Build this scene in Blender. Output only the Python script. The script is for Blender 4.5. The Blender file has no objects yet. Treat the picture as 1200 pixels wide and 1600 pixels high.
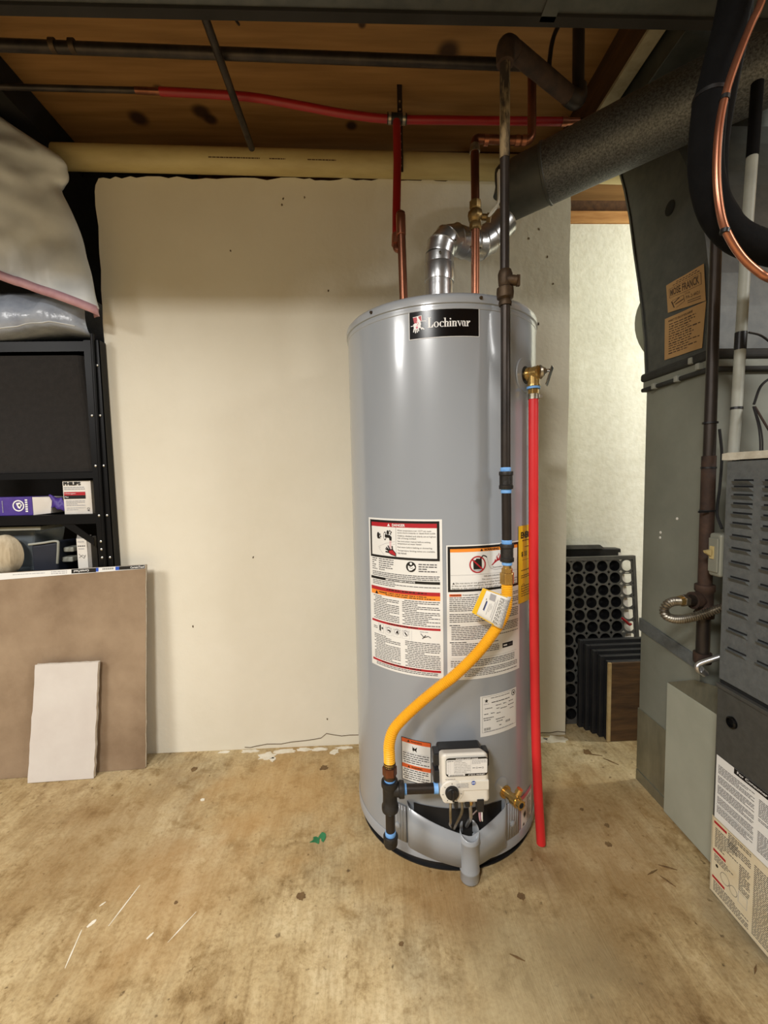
import bpy, bmesh, math, random
from mathutils import Vector, Matrix, noise

C = bpy.context.scene.collection
SC = bpy.context.scene
PI = math.pi
R_ = math.radians

# ------------------------------------------------------------------ camera
cam_d = bpy.data.cameras.new('camera')
cam = bpy.data.objects.new('camera', cam_d)
C.objects.link(cam)
cam_d.sensor_fit = 'HORIZONTAL'
cam_d.sensor_width = 36.0
cam_d.lens = 36.0 * 678.29 / 1200.0
cam_d.clip_start = 0.02
rx = Vector((0.99889836, -0.041901, -0.02112742))
up = Vector((0.0241902, 0.07398966, 0.99696558))
fw = Vector((0.04021064, 0.99637836, -0.07492175))
cam.matrix_world = Matrix(((rx.x, up.x, -fw.x, 0.0), (rx.y, up.y, -fw.y, 0.0),
                           (rx.z, up.z, -fw.z, 0.9622), (0, 0, 0, 1)))
SC.camera = cam

# ------------------------------------------------------------------ world, lamps, exposure
world = bpy.data.worlds.new('world')
SC.world = world
world.use_nodes = True
world.node_tree.nodes['Background'].inputs[0].default_value = (0.9, 0.93, 1.0, 1)
world.node_tree.nodes['Background'].inputs[1].default_value = 0.02


def area(name, loc, rot, sx, sy, power, col):
    d = bpy.data.lights.new(name, 'AREA')
    d.shape = 'RECTANGLE'
    d.size = sx
    d.size_y = sy
    d.energy = power
    d.color = col
    o = bpy.data.objects.new(name, d)
    C.objects.link(o)
    o.location = loc
    o.rotation_euler = rot
    return o


# two ceiling lamps of the basement room, left and right behind the camera
area('ceiling_lamp', (-2.35, -0.55, 2.12), (0, 0, R_(28)), 1.2, 0.5, 62, (1.0, 0.985, 0.955))
area('ceiling_lamp', (2.45, -0.85, 2.12), (0, 0, R_(-35)), 1.2, 0.45, 70, (1.0, 0.985, 0.955))
area('ceiling_lamp', (-0.7, -0.95, 2.12), (0, 0, 0), 0.36, 0.36, 54, (1.0, 0.98, 0.945))
# bare bulb at the far right of the alcove, hidden behind the furnace
pd = bpy.data.lights.new('alcove_bulb', 'POINT')
pd.energy = 34
pd.color = (0.97, 1.0, 0.90)
pd.shadow_soft_size = 0.05
po = bpy.data.objects.new('alcove_bulb', pd)
C.objects.link(po)
po.location = (1.75, 1.35, 1.75)

SC.view_settings.view_transform = 'Standard'
SC.view_settings.look = 'None'
SC.view_settings.gamma = 1.0
SC.view_settings.use_curve_mapping = False
SC.view_settings.exposure = 0.30


# ------------------------------------------------------------------ materials
def lin(c):
    return tuple(((v / 255.0) / 12.92 if v <= 10 else (((v / 255.0) + 0.055) / 1.055) ** 2.4) for v in c) + (1,)


def mat(name, c, rough=0.6, metal=0.0, c2=None, scale=8.0, detail=4.0, bump=0.0, bscale=None, coat=0.0,
        stretch=(1, 1, 1), contrast=(0.35, 0.65), dist=0.003, spec=0.5, rough2=None, trans=0.0):
    m = bpy.data.materials.new(name)
    m.use_nodes = True
    nt = m.node_tree
    b = nt.nodes['Principled BSDF']
    b.inputs['Base Color'].default_value = lin(c)
    b.inputs['Roughness'].default_value = rough
    b.inputs['Metallic'].default_value = metal
    b.inputs['Specular IOR Level'].default_value = spec
    if coat:
        b.inputs['Coat Weight'].default_value = coat
        b.inputs['Coat Roughness'].default_value = 0.12
    if trans:
        b.inputs['Transmission Weight'].default_value = trans
    if c2 is not None or bump:
        tc = nt.nodes.new('ShaderNodeTexCoord')
        mp = nt.nodes.new('ShaderNodeMapping')
        mp.inputs['Scale'].default_value = stretch
        nt.links.new(tc.outputs['Object'], mp.inputs['Vector'])
    if c2 is not None:
        n = nt.nodes.new('ShaderNodeTexNoise')
        n.inputs['Scale'].default_value = scale
        n.inputs['Detail'].default_value = detail
        n.inputs['Roughness'].default_value = 0.62
        nt.links.new(mp.outputs[0], n.inputs['Vector'])
        r = nt.nodes.new('ShaderNodeValToRGB')
        r.color_ramp.elements[0].position = contrast[0]
        r.color_ramp.elements[1].position = contrast[1]
        r.color_ramp.elements[0].color = lin(c)
        r.color_ramp.elements[1].color = lin(c2)
        nt.links.new(n.outputs['Fac'], r.inputs['Fac'])
        nt.links.new(r.outputs['Color'], b.inputs['Base Color'])
        if rough2 is not None:
            mr = nt.nodes.new('ShaderNodeMapRange')
            mr.inputs['To Min'].default_value = rough
            mr.inputs['To Max'].default_value = rough2
            nt.links.new(n.outputs['Fac'], mr.inputs['Value'])
            nt.links.new(mr.outputs[0], b.inputs['Roughness'])
    if bump:
        n2 = nt.nodes.new('ShaderNodeTexNoise')
        n2.inputs['Scale'].default_value = bscale or scale
        n2.inputs['Detail'].default_value = 5
        nt.links.new(mp.outputs[0], n2.inputs['Vector'])
        bp = nt.nodes.new('ShaderNodeBump')
        bp.inputs['Strength'].default_value = bump
        bp.inputs['Distance'].default_value = dist
        nt.links.new(n2.outputs['Fac'], bp.inputs['Height'])
        nt.links.new(bp.outputs[0], b.inputs['Normal'])
    return m


def concrete_floor():
    m = bpy.data.materials.new('concrete_floor')
    m.use_nodes = True
    nt = m.node_tree
    N, Lk = nt.nodes, nt.links
    b = N['Principled BSDF']
    tc = N.new('ShaderNodeTexCoord')

    def nz(scale, detail, rough, vec=None, distort=0.0):
        n = N.new('ShaderNodeTexNoise')
        n.inputs['Scale'].default_value = scale
        n.inputs['Detail'].default_value = detail
        n.inputs['Roughness'].default_value = rough
        n.inputs['Distortion'].default_value = distort
        Lk.new(vec if vec is not None else tc.outputs['Object'], n.inputs['Vector'])
        return n

    def ramp(src, stops):
        r = N.new('ShaderNodeValToRGB')
        while len(r.color_ramp.elements) < len(stops):
            r.color_ramp.elements.new(0.5)
        for e, (p, c) in zip(r.color_ramp.elements, stops):
            e.position = p
            e.color = lin(c) if len(c) == 3 else c
        Lk.new(src, r.inputs['Fac'])
        return r

    def mix(f, a, c, mode='MIX'):
        x = N.new('ShaderNodeMix')
        x.data_type = 'RGBA'
        x.blend_type = mode
        if isinstance(f, float):
            x.inputs[0].default_value = f
        else:
            Lk.new(f, x.inputs[0])
        Lk.new(a, x.inputs[6])
        if isinstance(c, tuple):
            x.inputs[7].default_value = c
        else:
            Lk.new(c, x.inputs[7])
        return x.outputs[2]

    big = ramp(nz(2.2, 8, 0.66, None, 0.15).outputs['Fac'],
               [(0.31, (146, 121, 82)), (0.42, (180, 157, 114)), (0.52, (202, 182, 140)), (0.66, (222, 206, 168))])
    grey = ramp(nz(1.7, 8, 0.66, None, 0.2).outputs['Fac'], [(0.52, (0, 0, 0, 1)), (0.68, (1, 1, 1, 1))])
    col = mix(grey.outputs['Color'], big.outputs['Color'], lin((172, 158, 126)))
    mid = ramp(nz(13, 9, 0.74, None, 0.25).outputs['Fac'], [(0.36, (182, 164, 130)), (0.48, (250, 246, 240)), (0.60, (255, 255, 255))])
    col = mix(0.75, col, mid.outputs['Color'], 'MULTIPLY')
    mp = N.new('ShaderNodeMapping')
    mp.inputs['Rotation'].default_value = (0, 0, R_(28))
    mp.inputs['Scale'].default_value = (26, 4, 1)
    Lk.new(tc.outputs['Object'], mp.inputs['Vector'])
    broom = nz(1.4, 6, 0.7, mp.outputs[0], 0.4)
    br = ramp(broom.outputs['Fac'], [(0.36, (176, 158, 126)), (0.54, (255, 255, 255))])
    col = mix(0.38, col, br.outputs['Color'], 'MULTIPLY')
    fine = nz(110, 5, 0.7)
    fr_ = ramp(fine.outputs['Fac'], [(0.38, (188, 174, 148)), (0.55, (255, 255, 255))])
    col = mix(0.40, col, fr_.outputs['Color'], 'MULTIPLY')
    sp = ramp(nz(55, 3, 0.5).outputs['Fac'], [(0.24, (96, 74, 46)), (0.33, (255, 255, 255))])
    col = mix(0.8, col, sp.outputs['Color'], 'MULTIPLY')

    # stains and toned patches: (x, y, radius, colour, strength)
    geo = N.new('ShaderNodeNewGeometry')
    wob = nz(7, 5, 0.6)
    for (x, y, rad, c, s) in [(0.60, 1.10, 0.30, (150, 112, 64), 0.55), (0.46, 0.86, 0.17, (138, 112, 72), 0.5),
                              (-0.72, 1.16, 0.34, (140, 108, 64), 0.5), (-0.27, 1.30, 0.26, (190, 148, 88), 0.55),
                              (0.30, 0.74, 0.22, (160, 146, 112), 0.5), (0.78, 0.80, 0.13, (116, 104, 80), 0.6),
                              (-0.46, 0.98, 0.22, (168, 128, 76), 0.45), (0.05, 1.0, 0.16, (186, 150, 96), 0.4),
                              (0.40, 1.0, 0.09, (104, 76, 42), 0.5), (0.16, 0.93, 0.12, (150, 110, 62), 0.4)]:
        vd = N.new('ShaderNodeVectorMath')
        vd.operation = 'DISTANCE'
        vd.inputs[1].default_value = (x, y, 0)
        Lk.new(geo.outputs['Position'], vd.inputs[0])
        ma = N.new('ShaderNodeMath')
        ma.operation = 'MULTIPLY_ADD'
        ma.inputs[1].default_value = rad * 1.6
        Lk.new(wob.outputs['Fac'], ma.inputs[0])
        Lk.new(vd.outputs['Value'], ma.inputs[2])
        mr = N.new('ShaderNodeMapRange')
        mr.interpolation_type = 'SMOOTHSTEP'
        mr.inputs['From Min'].default_value = rad * 1.0
        mr.inputs['From Max'].default_value = rad * 2.0
        mr.inputs['To Min'].default_value = s
        mr.inputs['To Max'].default_value = 0.0
        Lk.new(ma.outputs[0], mr.inputs['Value'])
        col = mix(mr.outputs[0], col, lin(c))
    Lk.new(col, b.inputs['Base Color'])
    b.inputs['Roughness'].default_value = 0.62
    bp = N.new('ShaderNodeBump')
    bp.inputs['Strength'].default_value = 0.6
    bp.inputs['Distance'].default_value = 0.005
    Lk.new(broom.outputs['Fac'], bp.inputs['Height'])
    Lk.new(bp.outputs[0], b.inputs['Normal'])
    return m


def plywood():
    m = bpy.data.materials.new('plywood')
    m.use_nodes = True
    nt = m.node_tree
    N, Lk = nt.nodes, nt.links
    b = N['Principled BSDF']
    tc = N.new('ShaderNodeTexCoord')
    mp = N.new('ShaderNodeMapping')
    mp.inputs['Scale'].default_value = (1.2, 14, 4)
    Lk.new(tc.outputs['Object'], mp.inputs['Vector'])
    n = N.new('ShaderNodeTexNoise')
    n.inputs['Scale'].default_value = 3
    n.inputs['Detail'].default_value = 7
    Lk.new(mp.outputs[0], n.inputs['Vector'])
    r = N.new('ShaderNodeValToRGB')
    r.color_ramp.elements[0].position = 0.3
    r.color_ramp.elements[0].color = lin((138, 101, 56))
    r.color_ramp.elements[1].position = 0.7
    r.color_ramp.elements[1].color = lin((168, 126, 74))
    Lk.new(n.outputs['Fac'], r.inputs['Fac'])
    col = r.outputs['Color']
    geo = N.new('ShaderNodeNewGeometry')
    # knots of the veneer
    for (x, y, rad) in [(-0.74, 1.60, 0.035), (-0.52, 1.57, 0.033), (-0.50, 1.60, 0.026), (-0.02, 1.62, 0.022),
                        (0.27, 1.35, 0.036), (-0.67, 1.36, 0.02), (-0.62, 1.49, 0.02), (0.02, 1.28, 0.012), (-0.42, 1.36, 0.014)]:
        d = N.new('ShaderNodeVectorMath')
        d.operation = 'DISTANCE'
        d.inputs[1].default_value = (x, y, 2.2)
        Lk.new(geo.outputs['Position'], d.inputs[0])
        mr = N.new('ShaderNodeMapRange')
        mr.interpolation_type = 'SMOOTHSTEP'
        mr.inputs['From Min'].default_value = rad * 0.45
        mr.inputs['From Max'].default_value = rad * 1.25
        mr.inputs['To Min'].default_value = 0.92
        mr.inputs['To Max'].default_value = 0.0
        Lk.new(d.outputs['Value'], mr.inputs['Value'])
        x_ = N.new('ShaderNodeMix')
        x_.data_type = 'RGBA'
        Lk.new(mr.outputs[0], x_.inputs[0])
        Lk.new(col, x_.inputs[6])
        x_.inputs[7].default_value = lin((44, 22, 10))
        col = x_.outputs[2]
    Lk.new(col, b.inputs['Base Color'])
    b.inputs['Roughness'].default_value = 0.75
    return m


M = dict(
    floor=concrete_floor(),
    wall=mat('painted_concrete', (231, 225, 207), 0.72, 0, (223, 216, 196), 2.2, 8, 0.35, 30, contrast=(0.35, 0.7), dist=0.004),
    wall2=mat('stucco', (234, 233, 220), 0.8, 0, (222, 220, 204), 30, 6, 0.5, 60, contrast=(0.3, 0.6), dist=0.004),
    plain=mat('room_paint', (112, 106, 96), 0.85, 0, (104, 98, 88), 3, 4),
    raw=mat('raw_concrete', (176, 160, 128), 0.9, 0, (120, 100, 70), 26, 6, 0.8, 40, dist=0.004),
    chip=mat('paint_chip', (236, 230, 214), 0.7, 0, (220, 210, 186), 30, 4),
    crack=mat('crack_dark', (96, 82, 60), 0.95, 0, (116, 102, 78), 30, 3),
    ply=plywood(),
    joist=mat('joist_wood', (92, 62, 34), 0.8, 0, (66, 43, 22), 5, 6, 0.2, 20, stretch=(8, 1, 8)),
    sill=mat('sill_wood', (196, 148, 90), 0.75, 0, (160, 110, 58), 5, 6, stretch=(1, 6, 8)),
    stripw=mat('weathered_strip', (186, 176, 150), 0.8, 0, (150, 138, 112), 12, 5),
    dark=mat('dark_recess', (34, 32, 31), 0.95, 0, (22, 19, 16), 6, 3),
    tank=mat('grey_enamel', (154, 160, 167), 0.28, 0.0, (150, 156, 163), 2, 3, coat=0.6, spec=0.6),
    tank2=mat('grey_enamel_trim', (160, 165, 171), 0.3, 0.0, (150, 155, 160), 6, 3, coat=0.5, spec=0.6),
    black=mat('black_plastic', (22, 22, 23), 0.4, 0, (30, 30, 31), 20, 3),
    rubber=mat('black_rubber', (9, 9, 10), 0.9, 0, (14, 14, 15), 30, 4, 0.3, 80, spec=0.15),
    iron=mat('black_iron', (40, 36, 34), 0.42, 0.55, (66, 58, 52), 14, 5, 0.2, 60, stretch=(1, 1, 0.3)),
    fitting=mat('malleable_iron', (62, 60, 58), 0.5, 0.6, (44, 42, 40), 30, 4, 0.4, 80),
    brownfit=mat('old_iron_fitting', (92, 74, 54), 0.55, 0.6, (54, 44, 34), 24, 5, 0.4, 60),
    scaly=mat('scaly_pipe', (50, 40, 32), 0.75, 0.1, (158, 138, 104), 30, 6, 0.5, 40, stretch=(1, 1, 0.3), contrast=(0.48, 0.60)),
    rust=mat('rusty_iron', (42, 31, 26), 0.75, 0.2, (72, 52, 40), 24, 5, 0.4, 50),
    tape=mat('blue_tape', (104, 164, 232), 0.5, 0, (130, 184, 244), 60, 3),
    copper=mat('copper', (150, 98, 74), 0.34, 0.85, (112, 70, 52), 16, 5, stretch=(1, 1, 0.3)),
    copperb=mat('bright_copper', (188, 128, 100), 0.3, 0.85, (164, 104, 80), 10, 4),
    solder=mat('solder', (190, 186, 176), 0.35, 0.9, (150, 140, 120), 40, 3),
    oldbrass=mat('old_brass', (158, 134, 88), 0.4, 0.8, (122, 98, 60), 30, 4),
    brass=mat('brass', (216, 184, 118), 0.26, 0.85, (192, 156, 92), 20, 4),
    galv=mat('galvanized', (76, 78, 79), 0.45, 0.7, (124, 126, 127), 240, 2, 0.05, 60, contrast=(0.34, 0.68), rough2=0.6),
    alu=mat('aluminium_duct', (206, 207, 208), 0.3, 0.9, (184, 186, 188), 12, 4, 0.3, 26, dist=0.004),
    steel=mat('corrugated_steel', (150, 145, 134), 0.38, 0.9, (112, 106, 94), 40, 3),
    chrome=mat('chrome', (206, 208, 210), 0.14, 1.0),
    white=mat('white_handle', (222, 222, 216), 0.4, 0, (206, 204, 196), 20, 3),
    pex=mat('red_pex', (150, 24, 28), 0.42, 0, (136, 20, 24), 6, 3),
    hose=mat('red_tube', (222, 44, 46), 0.42, 0, (208, 36, 42), 5, 3),
    yhose=mat('yellow_coating', (250, 190, 46), 0.38, 0, (242, 176, 34), 10, 3),
    pvc=mat('yellowed_pvc', (190, 174, 122), 0.5, 0, (172, 154, 104), 4, 6, stretch=(1, 4, 4)),
    gpvc=mat('grey_pvc', (158, 160, 150), 0.5, 0, (140, 142, 132), 12, 4),
    beige=mat('valve_housing', (234, 231, 221), 0.42, 0, (228, 224, 213), 5, 2),
    duct=mat('painted_duct', (136, 138, 126), 0.5, 0.2, (124, 126, 115), 5, 5, 0.05, 20, rough2=0.62),
    ductd=mat('dark_duct', (80, 81, 77), 0.5, 0.35, (66, 68, 66), 26, 5, 0.12, 50),
    plate=mat('filter_panel', (176, 178, 162), 0.45, 0.1, (166, 168, 152), 6, 4),
    galvp=mat('bare_sheet', (150, 146, 126), 0.38, 0.6, (122, 120, 104), 6, 5, stretch=(3, 3, 1)),
    cab=mat('hammered_grey', (104, 108, 108), 0.5, 0.15, (92, 96, 96), 60, 3, 0.35, 160, dist=0.002),
    cab2=mat('dark_grey_door', (80, 80, 76), 0.5, 0.2, (72, 72, 68), 60, 3, 0.3, 160, dist=0.002),
    slot=mat('slot_dark', (16, 17, 17), 0.9),
    insul=mat('insulation_edge', (206, 202, 186), 0.9, 0, (180, 174, 156), 40, 5, 0.6, 60),
    canvas=mat('black_canvas', (34, 34, 32), 0.75, 0, (46, 46, 42), 30, 4),
    kraft=mat('kraft_tag', (178, 142, 92), 0.75, 0, (168, 130, 82), 8, 4),
    bag=mat('white_plastic', (222, 226, 228), 0.45, 0, (202, 207, 209), 5, 5, 0.15, 18),
    bag2=mat('bluish_plastic', (176, 184, 196), 0.25, 0, (140, 148, 164), 7, 5, 0.5, 16, dist=0.01),
    pink=mat('pink_hem', (202, 160, 168), 0.55, 0, (188, 142, 152), 30, 4),
    fabric=mat('black_fabric', (36, 33, 31), 0.95, 0, (30, 27, 25), 60, 4, 0.4, 200),
    rack=mat('black_rack_steel', (8, 8, 9), 0.42, 0, (11, 11, 12), 20, 3, spec=0.2),
    bolt=mat('zinc_bolt', (190, 190, 186), 0.3, 0.9),
    gyp=mat('brown_gypsum_paper', (160, 138, 112), 0.85, 0, (128, 106, 82), 3.5, 7, 0.08, 60, contrast=(0.36, 0.64)),
    gypw=mat('white_gypsum_paper', (214, 208, 200), 0.85, 0, (204, 196, 188), 5, 6, 0.06, 60),
    core=mat('gypsum_core', (236, 230, 218), 0.9, 0, (214, 204, 186), 40, 4, 0.4, 80),
    purple=mat('purple_card', (86, 62, 158), 0.5, 0, (70, 48, 134), 12, 4),
    card=mat('white_card', (226, 222, 214), 0.65, 0, (216, 210, 200), 10, 3),
    gcard=mat('grey_card', (150, 146, 140), 0.7, 0, (130, 126, 120), 14, 3),
    clear=mat('clear_plastic', (186, 198, 206), 0.18, 0, (170, 184, 194), 8, 3, trans=0.75),
    cloth=mat('cream_cloth', (206, 192, 164), 0.85, 0, (176, 160, 132), 9, 4, 0.3, 30, stretch=(5, 5, 1)),
    navy=mat('navy_plastic', (30, 36, 50), 0.6, 0, (24, 28, 40), 10, 3),
    tray=mat('tray_plastic', (70, 70, 67), 0.5, 0, (88, 86, 82), 26, 4),
    crate=mat('dark_frame', (22, 23, 27), 0.6, 0, (36, 36, 38), 12, 5),
    oldwood=mat('dark_plank', (104, 76, 46), 0.75, 0, (58, 41, 25), 4, 7, 0.3, 20, stretch=(1, 1, 7)),
    edge=mat('plank_edge', (206, 184, 136), 0.8, 0, (170, 144, 98), 14, 4),
    green=mat('green_paint', (52, 132, 84), 0.7, 0, (36, 108, 66), 40, 3),
    mud=mat('dried_mud', (124, 98, 62), 0.95, 0, (100, 76, 46), 40, 3, 0.6, 60),
    paper=mat('label_paper', (236, 236, 232), 0.4, 0, (230, 230, 226), 8, 2),
    yellow=mat('label_yellow', (232, 196, 36), 0.45, 0, (224, 186, 30), 8, 2),
    cream=mat('label_cream', (228, 218, 190), 0.5, 0, (216, 200, 164), 12, 4),
    glossb=mat('label_gloss_black', (10, 10, 11), 0.22, 0, None, spec=0.25),
)
I_W, I_K, I_R, I_O, I_G, I_Y, I_LG, I_B, I_BR, I_P, I_DR = range(11)
INK = [mat('ink_white', (238, 238, 236), 0.4), mat('ink_black', (18, 17, 18), 0.4), mat('ink_red', (178, 30, 42), 0.4),
       mat('ink_orange', (244, 146, 50), 0.4), mat('ink_text', (70, 68, 70), 0.5), mat('ink_yellow', (236, 190, 40), 0.4),
       mat('ink_light_grey', (168, 168, 172), 0.5), mat('ink_blue', (40, 84, 190), 0.4), mat('ink_brown', (74, 50, 28), 0.6),
       mat('ink_pink', (226, 120, 140), 0.5), mat('ink_deep_orange', (228, 100, 44), 0.4)]


# ------------------------------------------------------------------ mesh builder
class MB:
    def __init__(s):
        s.v, s.f, s.m, s.s = [], [], [], []

    def add(s, vs, fs, m=0, smooth=False):
        b = len(s.v)
        s.v += [tuple(v) for v in vs]
        for f in fs:
            s.f.append([i + b for i in f])
            s.m.append(m)
            s.s.append(smooth)
        return s

    def box(s, x0, x1, y0, y1, z0, z1, m=0, rot=None, piv=None):
        vs = [Vector(p) for p in ((x0, y0, z0), (x1, y0, z0), (x1, y1, z0), (x0, y1, z0),
                                  (x0, y0, z1), (x1, y0, z1), (x1, y1, z1), (x0, y1, z1))]
        if rot is not None:
            pv = Vector(piv) if piv else Vector(((x0 + x1) / 2, (y0 + y1) / 2, (z0 + z1) / 2))
            vs = [rot @ (v - pv) + pv for v in vs]
        return s.add(vs, [(0, 3, 2, 1), (4, 5, 6, 7), (0, 1, 5, 4), (1, 2, 6, 5), (2, 3, 7, 6), (3, 0, 4, 7)], m)

    def hexa(s, p, m=0):       # eight corners: bottom ring then top ring
        return s.add(p, [(0, 3, 2, 1), (4, 5, 6, 7), (0, 1, 5, 4), (1, 2, 6, 5), (2, 3, 7, 6), (3, 0, 4, 7)], m)

    def tube(s, pts, r, n=16, m=0, caps=True, smooth=True, flat=False):
        pts = [Vector(p) for p in pts]
        k = len(pts)
        rr = r if isinstance(r, (list, tuple)) else [r] * k
        tans = []
        for i in range(k):
            a = pts[max(i - 1, 0)]
            b = pts[min(i + 1, k - 1)]
            d = b - a
            tans.append(d.normalized() if d.length > 1e-9 else (tans[-1] if tans else Vector((0, 0, 1))))
        t0 = tans[0]
        nrm = Vector((0, -1, 0)) if abs(t0.y) < 0.9 else Vector((1, 0, 0))
        nrm = (nrm - t0 * nrm.dot(t0)).normalized()
        vs = []
        for i in range(k):
            t = tans[i]
            nrm = nrm - t * nrm.dot(t)
            nrm.normalize()
            bn = t.cross(nrm)
            for j in range(n):
                a = 2 * PI * (j + (0.5 if flat else 0)) / n
                vs.append(pts[i] + (nrm * math.cos(a) + bn * math.sin(a)) * rr[i])
        fs = [(i * n + j, i * n + (j + 1) % n, (i + 1) * n + (j + 1) % n, (i + 1) * n + j) for i in range(k - 1) for j in range(n)]
        s.add(vs, fs, m, smooth and not flat)
        if caps:
            b = len(s.v) - len(vs)
            for ring, rev in ((0, True), (k - 1, False)):
                idx = [b + ring * n + j for j in range(n)]
                s.f.append(idx[::-1] if rev else idx)
                s.m.append(m)
                s.s.append(False)
        return s

    def cyl(s, p0, p1, r0, r1=None, n=24, m=0, caps=True, flat=False):
        return s.tube([p0, p1], [r0, r0 if r1 is None else r1], n, m, caps, True, flat)

    def lathe(s, prof, o=(0, 0, 0), axis=(0, 0, 1), n=32, m=0):
        # prof: (radius, height) pairs; doubled points give hard edges
        o = Vector(o)
        ax = Vector(axis).normalized()
        a1 = Vector((1, 0, 0)) if abs(ax.x) < 0.9 else Vector((0, 1, 0))
        a1 = (a1 - ax * a1.dot(ax)).normalized()
        a2 = ax.cross(a1)
        vs, fs = [], []
        for (r, h) in prof:
            for j in range(n):
                a = 2 * PI * j / n
                vs.append(o + ax * h + (a1 * math.cos(a) + a2 * math.sin(a)) * max(r, 1e-5))
        for i in range(len(prof) - 1):
            if prof[i] == prof[i + 1]:
                continue
            for j in range(n):
                fs.append((i * n + j, i * n + (j + 1) % n, (i + 1) * n + (j + 1) % n, (i + 1) * n + j))
        return s.add(vs, fs, m, True)

    def prism(s, poly, off, m=0):
        # poly: 3D outline, off: extrusion vector
        n = len(poly)
        p = [Vector(q) for q in poly]
        o = Vector(off)
        vs = p + [q + o for q in p]
        fs = [list(range(n))[::-1], list(range(n, 2 * n))] + [(i, (i + 1) % n, n + (i + 1) % n, n + i) for i in range(n)]
        return s.add(vs, fs, m)

    def build(s, name, mats, parent=None, bevel=0.0, seg=2, origin=None, solid=0.0, sub=0, fix=True, **props):
        if not isinstance(mats, (list, tuple)):
            mats = [mats]
        if parent is not None:
            org = ORG[parent.name]
        elif origin is not None:
            org = Vector(origin)
        else:
            lo = [min(v[i] for v in s.v) for i in range(3)]
            hi = [max(v[i] for v in s.v) for i in range(3)]
            org = Vector(((lo[0] + hi[0]) / 2, (lo[1] + hi[1]) / 2, lo[2]))
        me = bpy.data.meshes.new(name)
        me.from_pydata([(v[0] - org.x, v[1] - org.y, v[2] - org.z) for v in s.v], [], s.f)
        for mt in mats:
            me.materials.append(mt)
        me.polygons.foreach_set('material_index', s.m)
        me.polygons.foreach_set('use_smooth', s.s)
        if fix:
            bm = bmesh.new()
            bm.from_mesh(me)
            bmesh.ops.remove_doubles(bm, verts=bm.verts, dist=1e-7)
            bmesh.ops.recalc_face_normals(bm, faces=bm.faces)
            for e in bm.edges:
                if len(e.link_faces) == 2 and e.calc_face_angle(0.0) > R_(38):
                    e.smooth = False
            bm.to_mesh(me)
            bm.free()
        me.update()
        o = bpy.data.objects.new(name, me)
        C.objects.link(o)
        if parent is not None:
            o.parent = parent
        else:
            o.location = org
        ORG[o.name] = org
        if solid:
            md = o.modifiers.new('solid', 'SOLIDIFY')
            md.thickness = solid
            md.offset = 0
        if bevel:
            md = o.modifiers.new('bevel', 'BEVEL')
            md.width = bevel
            md.segments = seg
            md.limit_method = 'ANGLE'
            md.angle_limit = R_(40)
            md.harden_normals = False
        if sub:
            md = o.modifiers.new('sub', 'SUBSURF')
            md.levels = sub
            md.render_levels = sub
        for k, v in props.items():
            o[k] = v
        return o


ORG = {}


def thing(name, label, cat, loc, group=None):
    o = bpy.data.objects.new(name, None)
    o.empty_display_size = 0.05
    C.objects.link(o)
    o.location = loc
    ORG[o.name] = Vector(loc)
    o['label'] = label
    o['category'] = cat
    if group:
        o['group'] = group
    return o


def curve(pts, n=12):
    """Catmull-Rom through the points."""
    p = [Vector(q) for q in pts]
    p = [p[0] * 2 - p[1]] + p + [p[-1] * 2 - p[-2]]
    out = []
    for i in range(1, len(p) - 2):
        a, b, c, d = p[i - 1], p[i], p[i + 1], p[i + 2]
        for k in range(n):
            t = k / n
            out.append(0.5 * ((2 * b) + (c - a) * t + (2 * a - 5 * b + 4 * c - d) * t * t + (3 * b - a - 3 * c + d) * t ** 3))
    out.append(p[-2])
    return out


def resample(pts, step):
    pts = [Vector(p) for p in pts]
    out = [pts[0]]
    acc = 0.0
    for a, b in zip(pts, pts[1:]):
        L = (b - a).length
        pos = step - acc
        while pos <= L:
            out.append(a.lerp(b, pos / L))
            pos += step
        acc = (acc + L) % step
    return out


def bend(corners, rad, n=6):
    """Polyline with rounded corners (pipe elbows)."""
    p = [Vector(q) for q in corners]
    out = [p[0]]
    for a, b, c in zip(p, p[1:], p[2:]):
        d0 = (a - b).normalized()
        d1 = (c - b).normalized()
        rr = min(rad, (a - b).length * 0.49, (c - b).length * 0.49)
        for k in range(n + 1):
            t = k / n
            out.append((b + d0 * rr) * (1 - t) ** 2 + b * 2 * t * (1 - t) + (b + d1 * rr) * t * t)
    out.append(p[-1])
    return out


# ------------------------------------------------------------------ printing on surfaces
_tx = {}


def text_geo(s, bold=0.0):
    key = (s, bold)
    if key not in _tx:
        cu = bpy.data.curves.new('t', 'FONT')
        cu.body = s
        cu.size = 1.0
        cu.resolution_u = 2
        cu.offset = bold
        ob = bpy.data.objects.new('t', cu)
        me = bpy.data.meshes.new_from_object(ob)
        vs = [(v.co.x, v.co.y) for v in me.vertices]
        fs = [tuple(p.vertices) for p in me.polygons]
        bpy.data.objects.remove(ob)
        bpy.data.meshes.remove(me)
        bpy.data.curves.remove(cu)
        x0 = min(v[0] for v in vs)
        x1 = max(v[0] for v in vs)
        y1 = max(v[1] for v in vs)
        y0 = min(v[1] for v in vs)
        _tx[key] = ([(x - x0, y - y0) for x, y in vs], fs, x1 - x0, y1 - y0)
    return _tx[key]


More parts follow.
